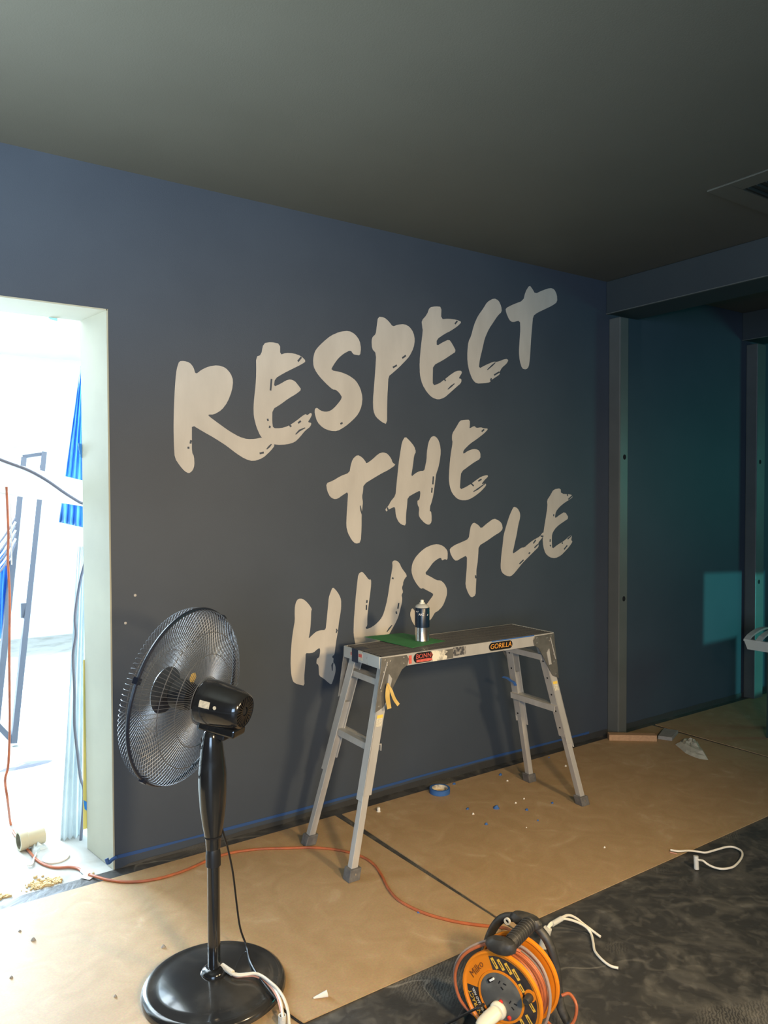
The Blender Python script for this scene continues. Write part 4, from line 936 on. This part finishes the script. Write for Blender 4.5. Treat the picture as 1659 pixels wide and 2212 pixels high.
# ================================================================== CORDS ON THE FLOOR
z0 = BT + 0.005
oc = [(14, 1052, 3.62), (18, 1150, 3.62), (17, 1210, 3.62), (21, 1290, 3.62), (20, 1420, 3.6), (21, 1560, 3.58), (18, 1650, 3.56), (11, 1685, 3.55), (16, 1725, 3.53)]
pts = [ony(x, y, Y) for x, y, Y in oc]
fl = [(23, 1780), (32, 1803), (55, 1830), (68, 1845), (80, 1858), (97, 1868), (120, 1874), (150, 1873), (168, 1876), (182, 1885), (205, 1893), (235, 1901), (275, 1905), (318, 1902), (360, 1893), (405, 1878), (455, 1856), (500, 1842), (560, 1834), (620, 1832), (680, 1831), (735, 1837), (780, 1850), (806, 1866), (824, 1890), (838, 1918), (858, 1942), (890, 1961), (930, 1977), (985, 1991), (1040, 1999), (1080, 2003)]
pts += [onz(x, y, z0 if x > 200 else 0.006) for x, y in fl]
rloc = RM @ Vector((-0.04, HW + 0.01, ZR + 0.09))
pts += [onz(1100, 2008, 0.05), onz(1112, 2020, 0.14)]
eo = tag(MB().tube(smooth_path(pts, 6), 0.0052, 8).build('extension_cord', 'cord_orange', smooth=True), 'orange extension cord snaking from the doorway to the cable reel', 'cord')
tgp = onz(182, 1885, 0.012)
tg = thing('cord_tag', 'small white tag clipped round the orange cord in the doorway', 'tag', tuple(tgp))
a, b = onz(177, 1880, 0.008) - tgp, onz(191, 1890, 0.008) - tgp
MB().tube([a, b], 0.0085, 10).build('sleeve', 'white_cloth', tg, smooth=True)
c0 = onz(186, 1889, 0.004) - tgp
MB().box((c0.x, c0.y - 0.02, c0.z), (0.034, 0.05, 0.0012), Matrix.Rotation(0.6, 3, 'Z')).build('paper_tag', 'white_cloth', tg)

def crop(ox, oy, s): return lambda x, y: (ox + x / s, oy + y / s)
# white flex with terminal, right of the reel on the plastic edge
c_ = crop(1400, 1740, 6.405)
t1 = onz(*c_(670, 880), 0.004)
wc = thing('white_flex', 'short looped white flex with terminal at the edge of the floor board', 'cable', tuple(t1), group='white flex offcuts')
P = [(310, 615), (420, 632), (560, 625), (700, 640), (800, 650), (950, 610), (1080, 575), (1180, 575), (1280, 620), (1305, 680), (1270, 760), (1190, 840), (1100, 870), (1000, 875), (900, 850), (820, 810), (760, 765), (700, 752)]
MB().tube(smooth_path([onz(*c_(x, y), 0.014 if i < 15 else 0.014 + 0.010 * (i - 14)) - t1 for i, (x, y) in enumerate(P)], 5), 0.0042, 8).build('flex', 'white_cable', wc, smooth=True)
MB().tube([Vector((0, 0, 0.0)), Vector((0.004, 0.006, 0.050))], 0.0095, 12).build('terminal_sleeve', 'terminal_grey', wc, smooth=True)
MB().tube([onz(*c_(300, 645), 0.009) - t1, onz(*c_(400, 668), 0.009) - t1], 0.0022, 6).build('bare_wire', 'pink_cable', wc)
# white flex behind the reel
c_ = crop(1150, 1950, 3.259)
t2 = onz(*c_(75, 310), 0.01)
wc = thing('white_flex', 'forked white flex with grey terminal beside the cable reel handle', 'cable', tuple(t2), group='white flex offcuts')
top = onz(*c_(108, 180), 0.075)
MB().tube([Vector((0, 0, 0)), top - t2], 0.0135, 14).build('terminal_sleeve', 'terminal_grey', wc, smooth=True)
PA = [(108, 175, .076), (130, 145, .085), (200, 108, .085), (255, 88, .075), (310, 110, .055), (360, 150, .035), (420, 195, .018), (480, 240, .010)]
PB = [(112, 180, .074), (140, 150, .080), (210, 114, .078), (290, 127, .060), (370, 165, .035), (412, 215, .016), (428, 280, .012), (440, 340, .010), (490, 400, .010), (550, 445, .009), (605, 460, .009)]
for Q in (PA, PB):
    MB().tube(smooth_path([onz(*c_(x, y), z) - t2 for x, y, z in Q], 6), 0.0042, 8).build('flex', 'white_cable', wc, smooth=True)
MB().tube([onz(*c_(140, 150), .082) - t2, onz(*c_(205, 112), .083) - t2], 0.0085, 10).build('tape_wrap', 'terminal_grey', wc, smooth=True)
# white flex over the fan base
c_ = crop(460, 2040, 6.38)
t3 = onz(*c_(955, 1090), 0.012)
wc = thing('white_flex', 'white flex draped over the round fan base', 'cable', tuple(t3), group='white flex offcuts')
PA = [(130, 300, .068), (220, 370, .064), (330, 415, .060), (450, 412, .058), (560, 402, .058), (660, 432, .056), (770, 520, .054), (850, 610, .050), (910, 730, .045), (945, 850, .040), (968, 1040, .030)]
PB = [(140, 310, .070), (240, 390, .068), (340, 425, .066), (450, 415, .064), (570, 400, .064), (680, 440, .062), (800, 530, .060), (900, 625, .055), (985, 760, .048), (1035, 920, .036), (1050, 1090, .020), (1052, 1180, .012)]
PC = [(150, 330, .062), (300, 440, .056), (430, 440, .054), (560, 437, .054), (680, 485, .052), (780, 575, .050), (860, 690, .046), (905, 800, .042), (935, 930, .036)]
for Q, mn, rad in ((PA, 'white_cable', .0044), (PB, 'white_cable', .0044), (PC, 'pink_cable', .0026)):
    MB().tube(smooth_path([onz(*c_(x, y), z) - t3 for x, y, z in Q], 6), rad, 8).build('flex', mn, wc, smooth=True)
MB().tube([onz(*c_(125, 296), .069) - t3, onz(*c_(270, 395), .066) - t3], 0.0085, 10).build('end_sleeve', 'white_cable', wc, smooth=True)
MB().lathe([(0.011, 0), (0.011, 0.03), (0.0085, 0.03), (0.0085, 0.004), (0, 0.004)], 20, Matrix.Translation((0, 0, -0.006))).build('terminal_sleeve', 'terminal_grey', wc, smooth=True)

# ================================================================== SMALL THINGS ON THE BOARDS
p = onz(950, 1712, BT)
m = MB().lathe([(0.038, 0.0), (0.050, 0.0), (0.051, 0.003), (0.051, 0.022), (0.050, 0.025), (0.038, 0.025), (0.0375, 0.022), (0.0375, 0.003), (0.038, 0.0)], 44)
tr = thing('tape_roll', 'roll of blue masking tape lying on the floor board by the wall', 'tape roll', tuple(p))
m = MB().ring(0.0395, 0.051, 0.0, 0.025, 48).build('tape', 'blue_tape', tr, smooth=True, bevel=0.001)
MB().ring(0.0375, 0.0395, 0.0005, 0.0245, 48).build('core', 'torn_paper', tr, smooth=True)

def crumple(pts, h, z, seed, nrings=4):
    c = sum((Vector(q) for q in pts), Vector()) / len(pts); n = len(pts); vs = []; fs = []
    for k in range(nrings + 1):
        s = 1 - k / nrings
        for i, q in enumerate(pts):
            v = c + (Vector(q) - c) * s
            hh = h * (1 - s) ** 0.6 * (0.55 + 0.9 * abs(noise.noise(Vector((v.x * 22 + seed, v.y * 22, k * 0.7)))))
            vs.append((v.x, v.y, z + (0.0 if k == 0 else hh + 0.002)))
    for k in range(nrings):
        for i in range(n): fs.append((k * n + i, k * n + (i + 1) % n, (k + 1) * n + (i + 1) % n, (k + 1) * n + i))
    fs.append(tuple(range(n - 1, -1, -1)))
    return MB().add(vs, fs)
bits = [('blue', 1072, 1746, 0.034, 'torn scrap of blue tape, the biggest, on the board before the platform'), ('blue', 1003, 1659, 0.022, 'scrap of blue tape lodged on the wall foot'), ('blue', 981, 1694, 0.018, 'scrap of blue tape beside the tape roll'), ('blue', 1081, 1674, 0.02, 'crumpled tape scrap by the wall'),
        ('blue', 1140, 1687, 0.024, 'blue tape scrap at the platform foot'), ('blue', 1010, 1748, 0.016, None), ('blue', 1050, 1781, 0.016, None), ('blue', 1138, 1750, 0.018, None), ('blue', 1193, 1735, 0.016, None),
        ('blue', 1162, 1773, 0.010, None), ('blue', 905, 1971, 0.014, 'blue tape scrap lying against the orange cord'), ('blue', 1186, 1637, 0.010, None), ('white', 1096, 1687, 0.011, None), ('white', 1132, 1726, 0.010, None), ('white', 1114, 1735, 0.012, None),
        ('white', 1137, 1788, 0.006, None), ('white', 1022, 1759, 0.012, None), ('white', 1222, 1655, 0.016, 'white scrap lying inside the far platform legs'), ('white', 1306, 1831, 0.010, None), ('crumb', 72, 2031, 0.016, None), ('crumb', 43, 2012, 0.010, None), ('crumb', 353, 2046, 0.014, None), ('crumb', 25, 2112, 0.010, None), ('crumb', 249, 2153, 0.010, None)]
for k, (kind, px, py, sz, lab) in enumerate(bits):
    c = onz(px, py, BT); ring = []
    for i in range(9):
        a = 2 * pi * i / 9 + k; r_ = sz * (0.35 + 0.25 * abs(noise.noise(Vector((cos(a) * 2, sin(a) * 2, k * 3.3)))))
        ring.append((c.x + r_ * cos(a) * 1.3, c.y + r_ * sin(a), 0))
    mn = {'blue': 'blue_tape', 'white': 'foam_white', 'crumb': 'crumb_grey'}[kind]
    o = crumple(ring, sz * 0.55, BT, k, 3).build({'blue': 'tape_scrap', 'white': 'foam_crumb', 'crumb': 'dirt_crumb'}[kind], mn)
    gl = {'blue': ('small crumpled scrap of blue tape scattered before the platform', 'scrap', 'blue tape scraps'), 'white': ('tiny white crumb on the tan floor board', 'crumb', 'white crumbs'), 'crumb': ('dark speck of dirt on the pale board by the doorway', 'dirt', 'dirt specks')}[kind]
    tag(o, lab or gl[0], gl[1], gl[2])
# wall plug, white cone
p = onz(818, 1753, BT)
wp_ = thing('wall_plug', 'small cream plastic wall plug standing behind the near platform leg', 'plug', tuple(p))
MB().lathe([(0.007, 0), (0.008, 0.012), (0.0065, 0.020), (0.0, 0.021)], 12).build('body', 'foam_white', wp_, smooth=True); MB().lathe([(0.010, 0), (0.010, 0.002), (0, 0.002)], 14).build('collar', 'foam_white', wp_)
a, b = onz(677, 2156, BT + 0.003), onz(707, 2146, BT + 0.010)
o = MB().tube([a, b, b + (b - a) * 0.02], [0.0022, 0.0098, 0.009], 14).build('nozzle_tip', 'foam_white', smooth=True); tag(o, 'white plastic cone tip lying on the board near the fan', 'nozzle')
# wood batten, grey block, rag near the posts
a, b = onz(1316, 1600, BT), onz(1419, 1602, BT); t = (b - a).normalized(); nn = Vector((-t.y, t.x, 0))
m = MB().prism([a, b, b + nn * 0.05, a + nn * 0.05], (0, 0, 0.036))
tag(m.build('wood_offcut', 'wood_batten', bevel=0.0015), 'short pale timber offcut lying by the steel jamb post', 'timber')
q = [onz(1421, 1597, BT + 0.0), onz(1452, 1601, BT), onz(1465, 1585, BT), onz(1434, 1580, BT)]
m = MB().prism([(v.x, v.y, BT) for v in q], (0, 0, 0.022))
tag(m.build('sanding_block', 'grey_block', bevel=0.003), 'grey rectangular sanding block at the end of the timber offcut', 'block')
c_ = crop(1300, 1540, 6.38)
rg = [(1010, 435), (1070, 450), (1080, 390), (1130, 355), (1190, 365), (1240, 375), (1280, 400), (1300, 430), (1330, 420), (1350, 460), (1400, 535), (1440, 590), (1470, 650), (1340, 632), (1230, 592), (1150, 552), (1080, 492)]
o = crumple([tuple(onz(*c_(x, y), BT)) for x, y in rg], 0.045, BT, 5, 6).build('rag', 'rag'); tag(o, 'crumpled off-white rag on the floor board beside the grey block', 'rag')

# ================================================================== SLATTED BENCH IN THE FAR BAY
bp_ = atd(1606, 1380, 4.72); bz = bp_.z
rx = Vector((0.06, -1.0, 0)).normalized(); fy = Vector((1.0, 0.06, 0)).normalized()
bench = thing('slatted_bench', 'white slatted bench with dark legs standing in the bay past the beam', 'bench', (bp_.x, bp_.y, BT))
def bpt(a, d, z): return rx * a + fy * d + Vector((0, 0, z))
BL, BD = 1.1, 0.42; zt_ = bz - BT
MB().hexa([bpt(0.02, 0.01, zt_ - 0.062), bpt(BL, 0.01, zt_ - 0.062), bpt(BL, 0.03, zt_ - 0.062), bpt(0.02, 0.03, zt_ - 0.062), bpt(0, 0, zt_), bpt(BL, 0, zt_), bpt(BL, 0.02, zt_), bpt(0, 0.02, zt_)]).build('apron', 'bench_white', bench)
MB().hexa([bpt(0.0, BD - 0.02, zt_ - 0.062), bpt(BL, BD - 0.02, zt_ - 0.062), bpt(BL, BD, zt_ - 0.062), bpt(0.0, BD, zt_ - 0.062), bpt(0, BD - 0.02, zt_), bpt(BL, BD - 0.02, zt_), bpt(BL, BD, zt_), bpt(0, BD, zt_)]).build('back_apron', 'bench_white', bench)
a_ = 0.0
while a_ < BL - 0.03:
    pr = [(BD * t_, 0.05 * sin(pi * t_) ** 0.7) for t_ in [q_ / 10 for q_ in range(11)]]
    loop_ = [bpt(a_, d_, zt_ - 0.001 + h_) for d_, h_ in pr] + [bpt(a_, d_, zt_ - 0.012 + h_) for d_, h_ in pr[::-1]]
    MB().prism(loop_, rx * 0.034).build('slat', 'bench_white', bench); a_ += 0.072
for aa in (0.13, BL - 0.15):
    for dd in (0.03, BD - 0.07):
        MB().hexa([bpt(aa, dd, 0), bpt(aa + 0.045, dd, 0), bpt(aa + 0.045, dd + 0.03, 0), bpt(aa, dd + 0.03, 0), bpt(aa, dd, zt_ - 0.01), bpt(aa + 0.045, dd, zt_ - 0.01), bpt(aa + 0.045, dd + 0.03, zt_ - 0.01), bpt(aa, dd + 0.03, zt_ - 0.01)]).build('leg', 'bench_dark', bench)

# ================================================================== THROUGH THE DOORWAY
# leaning dark metal frame
Yg = 4.6
fb1 = onz(30, 1612, 0.0); 
YB_, YT_ = fb1.y, fb1.y + 0.55
fm = thing('metal_frame', 'dark metal frame leaning in the bright room beyond the doorway', 'frame', tuple(fb1))
def fpt(px, py): # point on the leaning plane: y shifts with height
    d = ray(px, py); t0 = YB_ / d.y
    for _ in range(12):
        p_ = CAM + d * t0; yy = YB_ + (YT_ - YB_) * max(0, p_.z) / 2.0; t0 = yy / d.y
    return CAM + d * t0
def bar(p0, p1, wd, dp, name, parent, matn, org):
    t = (p1 - p0).normalized(); s_ = t.cross(Vector((0, 1, 0))).normalized(); n_ = t.cross(s_)
    m = MB(); P = []
    for p_ in (p0, p1):
        P += [p_ + s_ * wd / 2 + n_ * dp / 2 - org, p_ - s_ * wd / 2 + n_ * dp / 2 - org, p_ - s_ * wd / 2 - n_ * dp / 2 - org, p_ + s_ * wd / 2 - n_ * dp / 2 - org]
    return m.hexa(P).build(name, matn, parent)
bar(fpt(29, 1606), fpt(94, 978), 0.032, 0.05, 'post', fm, 'frame_grey', fb1)
bar(fpt(-8, 1560), fpt(50, 990), 0.034, 0.05, 'post', fm, 'frame_grey', fb1)
bar(fpt(47, 987), fpt(95, 980), 0.022, 0.04, 'top_rail', fm, 'frame_grey', fb1)
bar(fpt(58, 1009), fpt(90, 1007), 0.02, 0.03, 'inner_rail', fm, 'terminal_grey', fb1)
bar(fpt(-30, 1540), fpt(29, 1602), 0.03, 0.04, 'bottom_rail', fm, 'frame_grey', fb1)
MB().box(fpt(50, 1318) - fb1, (0.03, 0.04, 0.09)).build('hinge', 'frame_grey', fm)
def drape(name, outline_top, outline_bot, Y, matn, label, cat, fold=0.02, nf=7, nv=10):
    vs = []; fs = []; nu = nf * 4
    for j in range(nv + 1):
        v = j / nv
        for i in range(nu + 1):
            u = i / nu
            a = Vector(outline_top[0]).lerp(Vector(outline_top[1]), u); b = Vector(outline_bot[0]).lerp(Vector(outline_bot[1]), u)
            q = a.lerp(b, v); p_ = ony(q.x, q.y, Y + fold * sin(u * nf * 2 * pi) * (0.4 + 0.6 * v) + 0.01 * noise.noise(Vector((u * 6, v * 4, Y))))
            vs.append(p_)
    for j in range(nv):
        for i in range(nu): fs.append((j * (nu + 1) + i, j * (nu + 1) + i + 1, (j + 1) * (nu + 1) + i + 1, (j + 1) * (nu + 1) + i))
    o = MB().add(vs, fs).build(name, matn, smooth=True)
    s_ = o.modifiers.new('thick', 'SOLIDIFY'); s_.thickness = 0.0012
    return tag(o, label, cat)
drape('plastic_film', ((174, 790), (183, 790)), ((127, 1128), (182, 1140)), 3.645, 'blue_film', 'folded blue plastic film hanging at the inner edge of the doorway', 'plastic film', 0.012, 4)
drape('plastic_film', ((-12, 1190), (22, 1180)), ((-25, 1400), (14, 1370)), fpt(20, 1280).y + 0.05, 'blue_film', 'blue plastic film bunched beside the leaning metal frame', 'plastic film', 0.02, 4)
drape('dust_sheet', ((-40, 985), (187, 1040)), ((-40, 1060), (187, 1095)), 3.62, 'white_cloth', 'white cloth strip stretched across the bright doorway', 'cloth', 0.004, 2)
drape('plastic_film', ((168, 1180), (186, 1180)), ((128, 1845), (178, 1862)), 3.50, 'clear_film', 'clear plastic film hanging beside the doorway reveal', 'plastic film', 0.02, 4)
# cables in the doorway
cb = [(-20, 985, 3.60), (20, 1000, 3.60), (60, 1015, 3.58), (100, 1037, 3.55), (140, 1065, 3.50), (172, 1085, 3.45), (185, 1092, 3.43), (188, 1130, 3.43), (190, 1170, 3.43), (184, 1210, 3.43), (172, 1260, 3.44), (162, 1330, 3.45), (164, 1370, 3.45), (158, 1415, 3.45), (161, 1490, 3.45), (161, 1565, 3.45), (168, 1630, 3.45), (174, 1680, 3.45), (181, 1705, 3.45), (179, 1760, 3.45), (175, 1810, 3.45), (172, 1845, 3.45)]
o = MB().tube(smooth_path([ony(x, y, Y) for x, y, Y in cb], 5), 0.0065, 8).build('hanging_cable', 'dark_grey_cable', smooth=True); tag(o, 'dark grey cable looping over the white strip and down the reveal', 'cable')
for k in range(7):
    yk = fpt(34, 1150).y - 0.03 - 0.016 * k; pts = [ony(-15 + k * 1.0, 1185 + k * 10, yk), ony(8 + k * 1.2, 1160 + k * 9, yk), ony(34, 1118 + k * 9, yk)]
    o = MB().tube(smooth_path(pts, 5), 0.007, 7).build('cable_strand', 'pale_grey_cable' if k % 2 else 'dark_grey_cable', smooth=True); tag(o, ('pale' if k % 2 else 'dark') + ' grey cable slung from the leaning metal frame', 'cable', 'slung grey cables')
o = MB().tube(smooth_path([ony(23, 1015, 3.632), ony(24, 1120, 3.64), ony(25, 1220, 3.64)], 5), 0.003, 6).build('thin_cable', 'pale_grey_cable', smooth=True); tag(o, 'thin pale cable hanging beside the orange cord', 'cable')
for k, (pts, rad) in enumerate((([(0, 977), (10, 969), (22, 968)], .006), ([(22, 972), (30, 964), (44, 962)], .012), ([(16, 985), (22, 970), (30, 966)], .003), ([(33, 992), (36, 975), (35, 968)], .003))):
    o = MB().tube(smooth_path([ony(x, y, fpt(48, 990).y - 0.02) for x, y in pts], 5), rad, 7).build('cable_loop', 'pale_grey_cable', smooth=True); tag(o, 'grey cable end curling above the white strip', 'cable', 'cable ends above the strip')
# PVC pipe
pa, pb = onz(40, 1838, 0.0), onz(94, 1822, 0.0)
pt = thing('pvc_pipe', 'short cream plastic pipe lying on the concrete in the doorway', 'pipe', (pa.x, pa.y, 0.0))
dv = (pb - pa); ln = dv.length; qm = dv.normalized().to_track_quat('Z', 'Y').to_matrix().to_4x4(); RP = 0.036
MB().lathe([(RP, 0.02), (RP, ln), (RP - 0.004, ln), (RP - 0.004, 0.0)], 32, Matrix.Translation((0, 0, RP + 0.004)) @ qm, cap=False).build('tube', 'pvc', pt, smooth=True)
MB().lathe([(RP - 0.004, 0.0), (RP + 0.004, 0.0), (RP + 0.004, 0.03), (RP, 0.034), (RP - 0.004, 0.034), (RP - 0.004, 0.0)], 32, Matrix.Translation((0, 0, RP + 0.004)) @ qm, cap=False).build('socket_end', 'pvc', pt, smooth=True)
# crumpled film, lid, debris
c_ = crop(0, 1780, 6.38)
o = crumple([tuple(onz(*c_(x, y), 0.0)) for x, y in ((420, 370), (440, 300), (520, 262), (620, 290), (660, 330), (560, 360), (510, 410), (440, 410))], 0.03, 0.0, 2, 4).build('film_scrap', 'clear_film'); tag(o, 'crumpled clear film scrap beside the cream pipe', 'plastic film')
p = onz(*c_(770, 470), 0.0)
o = MB().lathe([(0.050, 0.0), (0.052, 0.006), (0.048, 0.010), (0.0, 0.010)], 36, Matrix.Translation(p)).build('lid', 'white_cloth', smooth=True); tag(o, 'round white lid on the concrete in the doorway', 'lid')
o = MB().tube(smooth_path([onz(*c_(x, y), 0.008) for x, y in ((500, 400), (470, 470), (440, 560), (380, 570))], 5), 0.004, 6).build('wire_offcut', 'terminal_grey', smooth=True); tag(o, 'bent grey wire offcut lying by the orange cord', 'wire')
p = onz(48, 1655, 0.0)
o = crumple([(p.x + 0.16 * cos(a) , p.y + 0.05 * sin(a), 0) for a in [2 * pi * i / 10 for i in range(10)]], 0.02, 0.0, 9, 3).build('debris_scrap', 'dark_grey_cable'); tag(o, 'dark twisted scrap on the white floor beyond the doorway', 'scrap')
# sawdust heaps
random.seed(21); m = MB()
for cx_, cy_, w_, h_, cnt in ((660, 880, 210, 90, 420), (60, 1050, 130, 45, 160), (770, 785, 70, 35, 40), (1330, 690, 60, 12, 12)):
    for i in range(cnt):
        x = random.gauss(cx_, w_ * 0.55); y = random.gauss(cy_, h_ * 0.55)
        p = onz(*c_(x, y), 0.0)
        if p.y < D + 0.012: continue
        s_ = random.uniform(0.003, 0.009); a = random.uniform(0, 6.28)
        m.box((p.x, p.y, s_ * 0.5), (s_ * 1.6, s_, s_ * random.uniform(0.5, 1.2)), Matrix.Rotation(a, 3, 'Z') @ Matrix.Rotation(random.uniform(-.5, .5), 3, 'X'))
o = m.build('sawdust', 'sawdust'); o['kind'] = 'stuff'; tag(o, 'sawdust and shavings spilled on the concrete inside the doorway', 'sawdust')
# tape scraps and yellow strip on the inner edge of the reveal
def patch(px0, py0, px1, py1, Y, matn, label, group=None):
    a, b, c, d = ony(px0, py0, Y), ony(px1, py0 + 6, Y), ony(px1, py1, Y), ony((px0 + px1) / 2 - 2, py1 - 4, Y)
    tag(MB().prism([a, b, c, d], (0, -0.0015, 0)).build('tape_piece', matn), label, 'tape', group)
patch(168, 956, 183, 992, 3.352, 'blue_tape_bright', 'bright blue tape piece holding the hanging blue film')
patch(181, 1236, 189, 1284, 3.352, 'blue_tape', 'oval blue tape piece on the inner reveal edge')
patch(180, 1728, 190, 1752, 3.352, 'blue_tape_bright', 'blue tape piece across the yellow strip')
patch(181, 746, 187, 772, 3.352, 'cyan_film', 'pale cyan tape corner high on the reveal edge')
patch(96, 678, 124, 694, 3.352, 'cyan_film', 'pale cyan tape corner under the door head')
ys = [ony(185, y, 3.354) for y in (1425, 1500, 1600, 1700, 1790)] ; 
m = MB(); P = smooth_path(ys, 4)
m.prism([(q.x - 0.010, q.y, q.z) for q in P] + [(q.x + 0.010, q.y, q.z) for q in P[::-1]], (0, -0.0015, 0)); tag(m.build('yellow_strip', 'yellow_strip'), 'yellow strip running down the inner edge of the reveal', 'strip')
